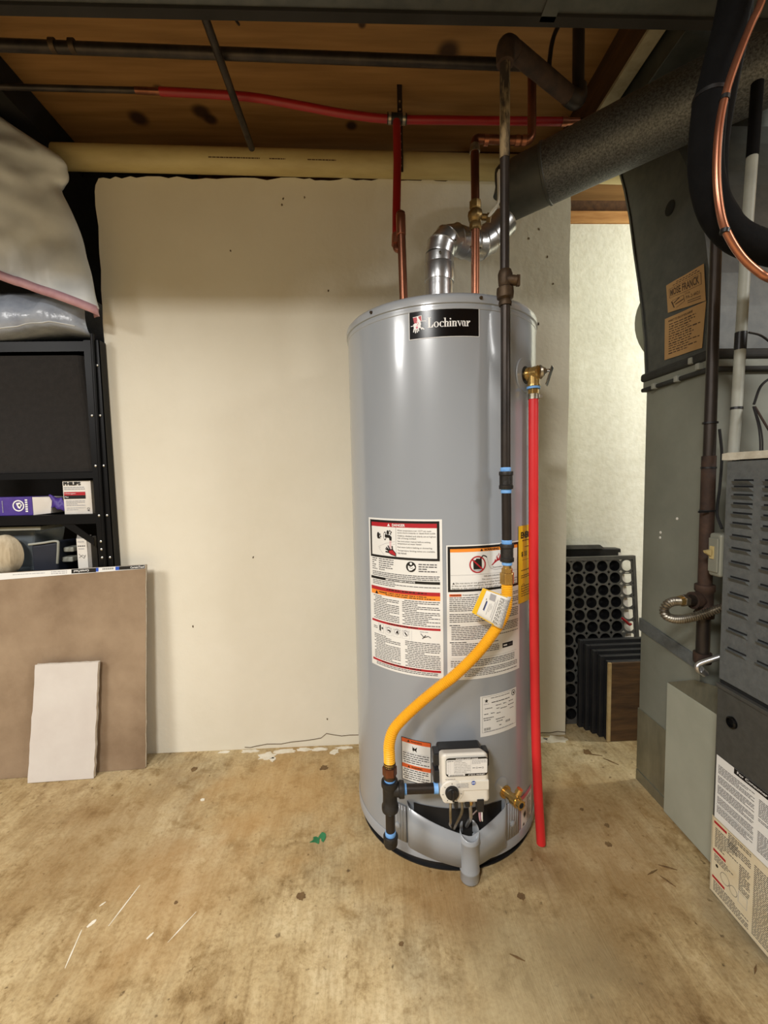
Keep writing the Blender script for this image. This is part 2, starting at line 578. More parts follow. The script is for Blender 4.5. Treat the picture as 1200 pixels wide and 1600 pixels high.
class Print:
    """Ink laid on a surface. fn(u, v, off): u to the right, v downwards from the label's top left corner."""

    def __init__(s, fn, seed=1, step=0.02):
        s.fn, s.mb, s.step = fn, MB(), step
        s.rnd = random.Random(seed)

    def rect(s, u0, v0, u1, v1, m, lay=1):
        n = max(1, int(math.ceil(abs(u1 - u0) / s.step)))
        o = lay * 0.00025
        vs = []
        for i in range(n + 1):
            u = u0 + (u1 - u0) * i / n
            vs += [s.fn(u, v0, o), s.fn(u, v1, o)]
        s.mb.add(vs, [(2 * i, 2 * i + 1, 2 * i + 3, 2 * i + 2) for i in range(n)], m)

    def frame(s, u0, v0, u1, v1, t, m, lay=1):
        s.rect(u0, v0, u1, v0 + t, m, lay)
        s.rect(u0, v1 - t, u1, v1, m, lay)
        s.rect(u0, v0 + t, u0 + t, v1 - t, m, lay)
        s.rect(u1 - t, v0 + t, u1, v1 - t, m, lay)

    def poly(s, pts, m, lay=2):
        s.mb.add([s.fn(u, v, lay * 0.00025) for u, v in pts], [list(range(len(pts)))], m)

    def line(s, pts, w, m, lay=2):
        for (a, b), (c, d) in zip(pts, pts[1:]):
            L = math.hypot(c - a, d - b) or 1e-6
            nx, ny = -(d - b) / L * w / 2, (c - a) / L * w / 2
            s.poly([(a + nx, b + ny), (c + nx, d + ny), (c - nx, d - ny), (a - nx, b - ny)], m, lay)

    def disc(s, u, v, r, m, lay=2, n=24, sx=1.0, a0=0, a1=2 * PI):
        s.poly([(u + r * sx * math.cos(a0 + (a1 - a0) * i / n), v + r * math.sin(a0 + (a1 - a0) * i / n)) for i in range(n)], m, lay)

    def ring(s, u, v, r, w, m, lay=3, n=28, sx=1.0):
        o = lay * 0.00025
        vs = []
        for i in range(n):
            a = 2 * PI * i / n
            vs += [s.fn(u + r * sx * math.cos(a), v + r * math.sin(a), o),
                   s.fn(u + (r - w) * sx * math.cos(a), v + (r - w) * math.sin(a), o)]
        s.mb.add(vs, [(2 * i, 2 * i + 1, (2 * i + 3) % (2 * n), (2 * i + 2) % (2 * n)) for i in range(n)], m)

    def text(s, t, u, v, h, m, lay=3, w=None, bold=0.0, align='L', flip=False):
        """v: top of the letters, h: their height."""
        vs, fs, W, H = text_geo(t, bold)
        k = h / H
        kx = (w / W) if w else k
        tw = W * kx
        if align == 'C':
            u -= tw / 2
        if align == 'R':
            u -= tw
        o = lay * 0.00025
        if flip:
            pts = [s.fn(u + tw - x * kx, v + y * k, o) for x, y in vs]
        else:
            pts = [s.fn(u + x * kx, v + h - y * k, o) for x, y in vs]
        s.mb.add(pts, fs, m)
        return tw

    def para(s, u0, v0, u1, v1, pitch, m=I_G, lay=1, thick=0.42, full=0.8, word=(0.004, 0.012), ind=0.0):
        """Print too small to read: rows of word-long strokes."""
        v = v0
        while v + pitch * thick <= v1:
            u = u0 + (ind if s.rnd.random() < 0.3 else 0)
            end = u1 if s.rnd.random() < full else u0 + (u1 - u0) * s.rnd.uniform(0.35, 0.9)
            while u < end - 0.002:
                w = min(s.rnd.uniform(*word), end - u)
                s.rect(u, v, u + w, v + pitch * thick, m, lay)
                u += w + pitch * 0.3
            v += pitch

    def tri(s, u, v, h, m, lay=3):
        s.poly([(u - h * 0.6, v + h), (u + h * 0.6, v + h), (u, v)], m, lay)

    def build(s, parent, name='print', **kw):
        return s.mb.build(name, INK, parent, fix=False, kind='stuff', **kw)


TX, TY, TR, TH = 0.2152, 1.2379, 0.255, 1.3474


def on_tank(a0, z0, extra=0.0):
    a0 = R_(a0)

    def fn(u, v, o):
        a = a0 + u / TR
        r = TR + 0.0008 + extra + o
        return (TX + r * math.sin(a), TY - r * math.cos(a), z0 - v)
    return fn


def on_plane(o, ud, vd):
    o, ud, vd = Vector(o), Vector(ud).normalized(), Vector(vd).normalized()
    n = vd.cross(ud).normalized()
    # normal out of the face: u right, v down -> towards the viewer

    def fn(u, v, off):
        return o + ud * u + vd * v + n * (off + 0.0003)
    return fn


def sticker(name, fn, W, H, mats, parent, step=0.015, **props):
    mb = MB()
    n = max(1, int(math.ceil(W / step)))
    vs = []
    for i in range(n + 1):
        vs += [fn(W * i / n, 0, 0), fn(W * i / n, H, 0)]
    mb.add(vs, [(2 * i, 2 * i + 1, 2 * i + 3, 2 * i + 2) for i in range(n)], 0, True)
    return mb.build(name, mats, parent, fix=False, **props)


# ================================================================== SETTING
rnd = random.Random(7)
K = dict(kind='structure')
MB().box(-3.4, 3.4, -2.8, 2.9, -0.1, 0.0).build('floor', M['floor'], origin=(0, 0, 0), **K)

# back wall: cast concrete with a ragged top and left edge
pts = [(-0.868, 0.0)]
z = 0.0
while z < 1.90:
    z += rnd.uniform(0.03, 0.07)
    pts.append((-0.866 + 0.010 * min(z, 1.9) / 1.9 + rnd.uniform(-0.004, 0.004), min(z, 1.92)))
pts[-1] = (-0.857, 1.915)
pts += [(-0.853, 1.935), (-0.842, 1.955)]
x = -0.842
while x < 0.69:
    x += rnd.uniform(0.015, 0.05)
    pts.append((min(x, 0.70), 1.958 + rnd.uniform(-0.006, 0.006)))
pts += [(0.717, 1.955)]
for i in range(12):
    pts.append((0.717 + rnd.uniform(-0.003, 0.003), 1.955 * (11.5 - i) / 12))
pts.append((0.719, 0.0))
w = MB()
w.prism([(px, 1.5217, pz) for px, pz in pts], (0, 0.2, 0))
wall_back = w.build('wall_back', M['wall'], origin=(0, 1.5217, 0), **K)
# crack line, bare patches and flakes of paint along its foot
cr = MB()
xs = [-0.46, -0.44, -0.42, -0.38, -0.33, -0.29, -0.25, -0.21, -0.185, -0.165, -0.14, -0.11, -0.08, -0.04]
zs = [0.008, 0.006, 0.010, 0.016, 0.014, 0.020, 0.022, 0.026, 0.030, 0.046, 0.040, 0.034, 0.036, 0.035]
for i in range(len(xs) - 1):
    t = 0.0009
    cr.hexa([(xs[i], 1.5200, zs[i] - t), (xs[i + 1], 1.5200, zs[i + 1] - t), (xs[i + 1], 1.5225, zs[i + 1] - t), (xs[i], 1.5225, zs[i] - t),
             (xs[i], 1.5200, zs[i] + t), (xs[i + 1], 1.5200, zs[i + 1] + t), (xs[i + 1], 1.5225, zs[i + 1] + t), (xs[i], 1.5225, zs[i] + t)])
cr.build('crack', M['crack'], wall_back)
cr = MB()
xs = [0.52, 0.56, 0.60, 0.63, 0.66, 0.69, 0.719]
zs = [0.004, 0.006, 0.004, 0.012, 0.010, 0.014, 0.010]
for i in range(len(xs) - 1):
    t = 0.0011
    cr.hexa([(xs[i], 1.5200, zs[i] - t), (xs[i + 1], 1.5200, zs[i + 1] - t), (xs[i + 1], 1.5225, zs[i + 1] - t), (xs[i], 1.5225, zs[i] - t),
             (xs[i], 1.5200, zs[i] + t), (xs[i + 1], 1.5200, zs[i + 1] + t), (xs[i + 1], 1.5225, zs[i + 1] + t), (xs[i], 1.5225, zs[i] + t)])
cr.build('crack', M['crack'], wall_back)


def blob(cx, cy, rx_, ry_, z0, h, seed, n=14, jag=0.35):
    r = random.Random(seed)
    ps = []
    for i in range(n):
        a = 2 * PI * i / n
        k = 1 + r.uniform(-jag, jag)
        ps.append((cx + rx_ * k * math.cos(a), cy + ry_ * k * math.sin(a), z0))
    return ps


for i, (cx, cy, ax, ay) in enumerate([(-0.37, 1.475, 0.030, 0.020), (-0.31, 1.497, 0.04, 0.012), (-0.245, 1.502, 0.03, 0.010),
                                      (-0.19, 1.500, 0.028, 0.009), (-0.135, 1.482, 0.014, 0.016), (-0.10, 1.503, 0.03, 0.008),
                                      (-0.44, 1.508, 0.03, 0.008), (-0.53, 1.510, 0.022, 0.006), (-0.345, 1.455, 0.010, 0.012),
                                      (0.60, 1.494, 0.05, 0.018), (0.67, 1.494, 0.045, 0.020), (-0.52, 1.276, 0.006, 0.005)]):
    b = MB()
    b.prism([(a_, min(b_, 1.5212), c_) for a_, b_, c_ in blob(cx, cy, ax, ay, 0.0, 0, 40 + i, 18, 0.28)], (0, 0, 0.0018))
    b.build('paint_flake', M['chip'], wall_back)
for i, (px, pz) in enumerate([(0.61, 1.80), (0.64, 1.71), (0.575, 1.77), (0.66, 1.62), (-0.18, 1.90), (-0.255, 1.875), (-0.25, 1.895),
                              (-0.11, 1.60), (-0.40, 0.70), (-0.43, 1.73), (-0.62, 0.46), (0.55, 1.30), (-0.16, 0.1)]):
    b = MB()
    b.prism([(p[0], 1.5212, pz + (p[1] - 1.5) * 1.0) for p in blob(px, 1.5, 0.0028, 0.004, 0, 0, 90 + i, 8)], (0, 0.0008, 0))
    b.build('paint_nick', M['crack'], wall_back)

# alcove to the right and beyond it
MB().box(0.6, 3.4, 1.82, 1.95, 0.0, 1.985).build('wall_alcove', M['wall2'], origin=(1.3, 1.82, 0), **K)
MB().box(0.6, 3.4, 1.81, 1.96, 1.987, 2.03).build('trim_1', M['sill'], origin=(1.3, 1.82, 1.98), **K)
MB().box(0.6, 3.4, 2.02, 2.06, 2.031, 2.199).build('trim_2', M['joist'], origin=(1.3, 2.0, 2.02), **K)
# closed bay behind the rack, its lack of light put in as near-black colour, and the walls behind the camera
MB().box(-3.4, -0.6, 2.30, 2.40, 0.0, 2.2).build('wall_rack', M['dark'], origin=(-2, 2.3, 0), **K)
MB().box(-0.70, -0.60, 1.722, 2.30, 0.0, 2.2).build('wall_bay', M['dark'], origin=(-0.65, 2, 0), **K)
MB().box(-3.5, -3.4, -2.8, 2.9, 0.0, 2.2).build('wall_left', M['plain'], origin=(-3.4, 0, 0), **K)
MB().box(3.4, 3.5, -2.8, 2.9, 0.0, 2.2).build('wall_right', M['plain'], origin=(3.4, 0, 0), **K)
MB().box(-3.4, 3.4, -2.9, -2.8, 0.0, 2.2).build('wall_front', M['plain'], origin=(0, -2.8, 0), **K)
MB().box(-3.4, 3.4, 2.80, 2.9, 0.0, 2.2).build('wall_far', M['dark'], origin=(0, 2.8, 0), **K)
ceiling = MB().box(-3.5, 3.5, -2.9, 2.9, 2.2, 2.24).build('ceiling', M['ply'], origin=(0, 0, 0), **K)
# added near-black panels, painting the unlit bay over the rack dark
MB().box(-3.3, -1.02, 0.90, 2.29, 2.10, 2.199).build('shade_panel_1', M['dark'], origin=(-2, 1.5, 2.1), **K)
MB().box(-1.019, -0.705, 1.74, 2.29, 2.10, 2.199).build('shade_panel_2', M['dark'], origin=(-0.9, 2.0, 2.1), **K)
# joist along the top of the wall behind the yellow pipe, and one running to it from the front
MB().box(-0.60, 0.72, 1.735, 1.775, 1.98, 2.2).build('joist', M['joist'], ceiling, bevel=0.002)
MB().box(0.735, 0.773, 0.95, 1.72, 2.075, 2.2).build('joist', M['joist'], ceiling, bevel=0.002)
MB().box(0.733, 0.775, 0.95, 1.60, 2.065, 2.0745).build('joist_lath', M['stripw'], ceiling, label='pale weathered lath under a joist')

# ================================================================== OVERHEAD
d = thing('supply_duct', 'dark grey sheet metal duct running across the room under the ceiling', 'duct', (-0.3, 0.64, 1.81))
MB().box(-1.5, 0.79, 0.39, 0.855, 1.813, 2.19).build('duct_body', M['ductd'], d, bevel=0.003)
MB().box(-1.5, 0.79, 0.855, 0.874, 1.809, 1.823).build('edge_flange', M['dark'], d)
MB().box(0.345, 0.373, 0.38, 0.865, 1.809, 1.8125).build('drive_cleat', M['ductd'], d)
st = MB()
st.box(0.019, 0.070, 0.74, 0.835, 1.8112, 1.8128)
st.build('paper_sticker', M['card'], d, label='torn white and red sticker')

py = thing('yellow_pipe', 'yellowed plastic drain pipe along the top of the white wall', 'pipe', (-0.2, 1.50, 1.96))
mb = MB()
mb.tube([(-0.955, 1.50, 2.005), (0.456, 1.50, 1.982), (1.25, 1.50, 1.969)], 0.0365, 24)
mb.build('pipe', M['pvc'], py)
fnp = lambda u, v, o: (-0.52 + u, 1.50 - (0.0368 + o) * math.cos(v / 0.0365), 1.9985 - u * 0.0164 - (0.0368 + o) * math.sin(v / 0.0365))
pr = Print(fnp, 5)
pr.para(0.05, 0.012, 0.21, 0.0165, 0.005, I_BR, full=1, thick=0.6)
pr.para(0.24, 0.012, 0.29, 0.0165, 0.005, I_BR, full=1, thick=0.6)
pr.para(0.36, 0.012, 0.45, 0.0165, 0.005, I_BR, full=1, thick=0.6)
pr.build(py)
hs = MB()
for k in range(9):
    zz = 2.195 - k * 0.018
    hs.box(0.128, 0.143, 1.455, 1.4575, zz - 0.018, zz) if k < 1 else None
hs = MB()
hs.box(0.128, 0.144, 1.4570, 1.4590, 1.94, 2.2)
for k in range(12):
    zz = 2.18 - k * 0.021
    hs.cyl((0.136, 1.4558, zz), (0.136, 1.4572, zz), 0.0032, n=10, m=1)
h = thing('hanger_strap', 'dark perforated pipe strap hanging down over the yellow pipe', 'strap', (0.136, 1.458, 1.94))
MB().box(0.128, 0.144, 1.4585, 1.4605, 1.94, 2.2).build('strap', M['iron'], h)
for k in range(9):
    zz = 2.15 - k * 0.024
    MB().cyl((0.136, 1.4576, zz), (0.136, 1.4584, zz), 0.0034, n=10).build('hole', M['solder'], h)

bp = thing('iron_pipe', 'long black iron pipe running left to right below the ceiling', 'pipe', (-0.4, 1.15, 1.99), 'black iron pipes under the ceiling')
MB().tube([(-1.6, 1.135, 2.01), (-0.838, 1.140, 2.003), (0.361, 1.160, 1.998), (0.47, 1.162, 1.998)], 0.0125, 16).build('pipe', M['iron'], bp)
for xx in (-0.72, -0.675):
    MB().cyl((xx, 1.139, 2.003), (xx + 0.012, 1.139, 2.003), 0.0142, n=16).build('collar', M['brownfit'], bp)
bp2 = thing('iron_pipe', 'thin black iron pipe crossing under the long one towards the wall', 'pipe', (-0.32, 1.2, 1.96), 'black iron pipes under the ceiling')
MB().tube([(-0.322, 0.98, 1.962), (-0.320, 1.405, 1.968)], 0.0095, 14).build('pipe', M['iron'], bp2)
MB().tube(curve([(-0.300, 0.99, 1.985), (-0.285, 1.03, 2.0), (-0.268, 1.10, 2.02)], 6), 0.0028, 8).build('tie_wire', M['iron'], bp2)

# red tubing along the ceiling with the drop to the hot pipe
px = thing('red_pex_tubing', 'red plastic water tube sagging along the wooden ceiling', 'tubing', (0.0, 1.3, 1.97))
run = curve([(-0.539, 1.30, 2.038), (-0.401, 1.30, 2.033), (-0.279, 1.30, 2.025), (-0.156, 1.30, 2.006), (-0.032, 1.30, 1.986),
             (0.095, 1.30, 1.974), (0.257, 1.30, 1.973), (0.441, 1.30, 1.973), (0.585, 1.30, 1.973)], 8)
MB().tube(run, 0.0105, 14).build('tube', M['pex'], px)
MB().tube([(0.585, 1.30, 1.973), (0.60, 1.30, 1.973), (0.60, 1.30, 1.973), (0.636, 1.30, 1.974)], [0.0118, 0.0118, 0.0090, 0.0090], 16).build('copper_adapter', M['copperb'], px)
MB().tube([(0.636, 1.30, 1.974), (0.78, 1.30, 1.978)], 0.0075, 12).build('end_pipe', M['iron'], px, label='dark copper pipe end')
MB().tube([(-0.605, 1.30, 2.040), (-0.539, 1.30, 2.038)], 0.0085, 14).build('copper_adapter', M['copper'], px)
MB().tube([(-0.605, 1.30, 2.040), (-1.10, 1.30, 2.046)], 0.0075, 12).build('end_pipe', M['iron'], px, label='dark copper pipe end')
MB().tube([(0.085, 1.30, 1.976), (0.140, 1.30, 1.974)], 0.0135, 16).build('tee', M['fitting'], px)
MB().tube([(0.088, 1.30, 1.976), (0.0885, 1.30, 1.976), (0.096, 1.30, 1.9755)], 0.0142, 16).build('crimp_ring', M['solder'], px)
MB().tube([(0.128, 1.30, 1.974), (0.136, 1.30, 1.974)], 0.0142, 16).build('crimp_ring', M['solder'], px)
MB().tube([(0.111, 1.298, 1.966), (0.110, 1.28, 1.85), (0.102, 1.245, 1.70), (0.098, 1.222, 1.60)], 0.0112, 14).build('drop_tube', M['pex'], px)
MB().tube([(0.099, 1.226, 1.622), (0.097, 1.22, 1.592)], 0.0125, 14).build('crimp_ring', M['copperb'], px)
MB().tube(bend([(0.097, 1.221, 1.60), (0.095, 1.215, 1.578), (0.113, 1.208, 1.571)], 0.01), 0.008, 12).build('end_elbow', M['copper'], px)

# copper stub on the tank
cs = thing('copper_stub', 'short capped copper pipe rising from the left of the tank top', 'pipe', (0.1135, 1.2075, 1.38))
MB().tube([(0.1155, 1.2085, 1.3742), (0.110, 1.2075, 1.655), (0.110, 1.2075, 1.655), (0.110, 1.2075, 1.668), (0.110, 1.2075, 1.673)],
          [0.0112, 0.0112, 0.0122, 0.0118, 0.006], 18).build('pipe', M['copper'], cs)
MB().tube([(0.1103, 1.2075, 1.610), (0.110, 1.2075, 1.664)], 0.0128, 18).build('cap', M['copperb'], cs, bevel=0.002)

# copper supply with the ball valve
cp = thing('copper_supply', 'copper cold water pipe with brass lever valve right of the flue', 'pipe', (0.325, 1.262, 1.38))
MB().tube([(0.3049, 1.1931, 1.3742), (0.3073, 1.1950, 1.6333)], 0.0108, 18).build('lower_pipe', M['copperb'], cp)
MB().tube([(0.3073, 1.1950, 1.6739), (0.3082, 1.2007, 1.8223)], 0.0110, 18).build('upper_pipe', M['copper'], cp)
MB().tube([(0.3082, 1.2007, 1.8167), (0.3082, 1.2007, 1.8223), (0.3082, 1.2007, 1.8356)], [0.0135, 0.0140, 0.0118], 18).build('coupling', M['solder'], cp)
MB().tube(bend([(0.3082, 1.2007, 1.8299), (0.3082, 1.2007, 1.8507), (0.4604, 1.2007, 1.8460), (0.4604, 1.2007, 2.0379)], 0.022, 8), 0.0110, 16).build('offset_pipe', M['copper'], cp)
for a in (0.352, 0.44, 0.458):
    MB().tube([(a * 0.9454, 1.2007, 1.8473), (a * 0.9454 + 0.011, 1.2007, 1.8468)], 0.0128, 16).build('solder_ring', M['copperb'], cp)
v = MB()
v.lathe([(0.0125, 0), (0.0125, 0), (0.016, 0.003), (0.016, 0.016), (0.0135, 0.02), (0.019, 0.026), (0.0205, 0.036), (0.019, 0.046), (0.0135, 0.052),
         (0.0155, 0.056), (0.0155, 0.072), (0.0125, 0.075), (0.0125, 0.075)], (0.3073, 1.1950, 1.6172), (0, 0, 1), 8)
vb = v.build('valve_body', M['oldbrass'], cp)
v = MB()
v.cyl((0.3177, 1.1931, 1.6503), (0.3422, 1.1865, 1.6446), 0.008, n=12)
v.cyl((0.3366, 1.1884, 1.6455), (0.3460, 1.1855, 1.6437), 0.0125, n=6, flat=True)
v.build('stem', M['oldbrass'], vb)
v = MB()
path = curve([(0.3375, 1.1837, 1.6408), (0.3460, 1.1780, 1.6522), (0.3593, 1.1751, 1.6673), (0.3649, 1.1751, 1.6928), (0.3649, 1.1770, 1.7543)], 6)
for a, b in zip(path, path[1:]):
    t = (b - a).normalized()
    side = Vector((0, 1, 0))
    nn = t.cross(side).normalized()
    q = []
    for P in (a, b):
        for (i, j) in ((-1, -1), (1, -1), (1, 1), (-1, 1)):
            q.append(P + side * 0.0075 * i + nn * 0.0028 * j)
    v.hexa(q)
v.build('lever', M['white'], vb)

# flue: elbows from the tank into the large galvanized vent
fl = thing('flue_elbow', 'shiny aluminium adjustable elbow leaving the top of the tank', 'flue', (0.2165, 1.245, 1.37))
MB().tube([(0.217, 1.245, 1.3742), (0.2175, 1.245, 1.52)], 0.0385, 28).build('collar', M['alu'], fl)
MB().tube([(0.2175, 1.245, 1.505), (0.218, 1.245, 1.512), (0.218, 1.245, 1.548), (0.218, 1.245, 1.552)], [0.0405, 0.0415, 0.0415, 0.0400], 28).build('lower_section', M['alu'], fl)
MB().tube([(0.218, 1.245, 1.548), (0.2183, 1.245, 1.566), (0.2185, 1.245, 1.576)], [0.0395, 0.0400, 0.0395], 28).build('gore', M['alu'], fl)
gp = [(0.2185, 1.245, 1.575), (0.226, 1.249, 1.603), (0.243, 1.256, 1.622), (0.269, 1.266, 1.630), (0.295, 1.276, 1.627), (0.322, 1.288, 1.628), (0.345, 1.300, 1.634)]
for a, b in zip(gp, gp[1:]):
    a, b = Vector(a), Vector(b)
    e = (b - a).normalized() * 0.004
    MB().tube([a - e, a, b, b + e, b + e * 1.2], [0.0385, 0.0398, 0.0398, 0.0422, 0.0388], 28).build('gore', M['alu'], fl)
up2 = [(0.345, 1.300, 1.634), (0.372, 1.312, 1.655), (0.400, 1.324, 1.682), (0.426, 1.332, 1.712)]
for a, b in zip(up2, up2[1:]):
    a, b = Vector(a), Vector(b)
    e = (b - a).normalized() * 0.004
    MB().tube([a - e, a, b, b + e, b + e * 1.2], [0.0385, 0.0398, 0.0398, 0.0422, 0.0388], 28).build('gore', M['alu'], fl)
for (sx, sy, sz) in [(0.213, 1.2038, 1.565), (0.258, 1.221, 1.604), (0.305, 1.240, 1.596), (0.335, 1.253, 1.600)]:
    MB().cyl((sx, sy, sz), (sx, sy - 0.004, sz), 0.0032, n=8).build('screw', M['chrome'], fl)

vp = thing('vent_pipe', 'large spangled galvanized vent pipe slanting up to the right', 'pipe', (0.65, 1.2, 1.75))
A = Vector((0.435, 1.358, 1.808))
B = Vector((0.98, 0.945, 1.865))
ax = (B - A).normalized()
MB().tube([A, A, A + ax * 0.01, A + ax * 0.13], [0.03, 0.072, 0.0765, 0.0765], 36, m=0).build('end_section', M['ductd'], vp)
MB().tube([A + ax * 0.125, A + ax * 0.13, B], [0.0765, 0.0780, 0.0780], 36).build('pipe', M['galv'], vp)
MB().tube([A + ax * 0.122, A + ax * 0.124, A + ax * 0.13, A + ax * 0.132], [0.0775, 0.0800, 0.0800, 0.0775], 36, caps=False).build('seam_band', M['ductd'], vp)
f = MB()
fp = curve([B - ax * 0.08, B - ax * 0.02, B + ax * 0.06, B + ax * 0.16, B + ax * 0.30], 10)
rr = []
for i in range(len(fp)):
    rr.append(0.082 + 0.008 * math.sin(i * 1.9) + 0.004 * math.sin(i * 4.3))
f.tube(fp, rr, 36)
f.v = [tuple(Vector(q) + Vector((1, 1, 1)) * 0.006 * noise.noise(Vector(q) * 28)) for q in f.v]
f.build('foil_wrap', M['alu'], vp, label='crumpled foil tape wrap')

# ================================================================== WATER HEATER
wh = thing('water_heater', 'tall grey cylindrical gas water heater standing before the white wall', 'water heater', (TX, TY, 0))
MB().lathe([(0.0, 0.028), (TR, 0.028), (TR, 0.028), (TR, TH), (TR, TH), (0.0, TH)], (TX, TY, 0), n=96).build('jacket', M['tank'], wh)
MB().lathe([(0.0, TH + 0.0262), (TR - 0.012, TH + 0.026), (TR - 0.004, TH + 0.0235), (TR + 0.002, TH + 0.017), (TR + 0.0035, TH + 0.012), (TR + 0.0035, TH + 0.001),
            (TR + 0.0035, TH + 0.001), (TR - 0.002, TH - 0.001)], (TX, TY, 0), n=96).build('top_cap', M['tank2'], wh)
MB().lathe([(TR - 0.001, TH - 0.014), (TR + 0.0012, TH - 0.012), (TR + 0.0012, TH - 0.006), (TR - 0.001, TH - 0.004)], (TX, TY, 0), n=96).build('seam_bead', M['tank2'], wh)
MB().lathe([(TR - 0.001, 0.0255), (TR + 0.0022, 0.027), (TR + 0.0022, 0.0275), (TR + 0.0022, 0.052), (TR + 0.0005, 0.055)], (TX, TY, 0), n=96).build('bottom_trim', M['tank2'], wh)
MB().lathe([(0.0, 0.0), (TR - 0.006, 0.0), (TR - 0.006, 0.0), (TR - 0.006, 0.003), (TR - 0.012, 0.004), (TR - 0.012, 0.004), (TR - 0.012, 0.0285), (0.0, 0.0285)],
           (TX, TY, 0), n=96).build('base_ring', M['black'], wh, label='black base ring')
for a in (-48, 11, 70, -110, 130, 180):
    s_, c_ = math.sin(R_(a)), -math.cos(R_(a))
    MB().cyl((TX + (TR + 0.002) * s_, TY + (TR + 0.002) * c_, TH + 0.011), (TX + (TR + 0.0075) * s_, TY + (TR + 0.0075) * c_, TH + 0.011), 0.0042, 0.003, n=10).build('screw', M['brownfit'], wh)

# brand plate
W_, H_ = TR * R_(35.1), 0.061
fn = on_tank(-25.0, 1.337)
bpz = sticker('brand_plate', fn, W_, H_, M['glossb'], wh, label='black maker plate with white lettering')
p = Print(fn, 3)
p.frame(-0.0012, -0.0012, W_ + 0.0012, H_ + 0.0012, 0.0012, I_W, 0.5)
# knight on horseback before a red shield
p.poly([(0.0085, 0.014), (0.028, 0.0115), (0.0285, 0.022), (0.024, 0.028), (0.018, 0.032), (0.011, 0.026)], I_R, 1)
p.line([(0.0085, 0.014), (0.028, 0.0115), (0.0285, 0.022)], 0.0012, I_W, 2)
p.poly([(0.017, 0.013), (0.021, 0.0125), (0.0215, 0.0165), (0.025, 0.0215), (0.027, 0.03), (0.0255, 0.036), (0.019, 0.036), (0.0165, 0.029), (0.0185, 0.021)], I_W, 2)
p.poly([(0.009, 0.029), (0.014, 0.0265), (0.0235, 0.031), (0.026, 0.037), (0.018, 0.041), (0.011, 0.040)], I_W, 2)
p.line([(0.024, 0.0235), (0.039, 0.0245)], 0.0012, I_W, 2)
p.line([(0.0035, 0.0325), (0.012, 0.0315)], 0.0014, I_W, 2)
for (a, b) in [((0.011, 0.038), (0.0095, 0.046)), ((0.0135, 0.039), (0.0145, 0.0485)), ((0.017, 0.040), (0.0185, 0.0475)),
               ((0.0245, 0.035), (0.029, 0.042)), ((0.029, 0.038), (0.034, 0.0425)), ((0.0205, 0.039), (0.0215, 0.045))]:
    p.line([a, b], 0.0022, I_W, 2)
p.disc(0.0175, 0.0365, 0.0025, I_P, 3, 10)
p.line([(0.016, 0.0225), (0.021, 0.027), (0.0175, 0.033)], 0.001, I_P, 3)


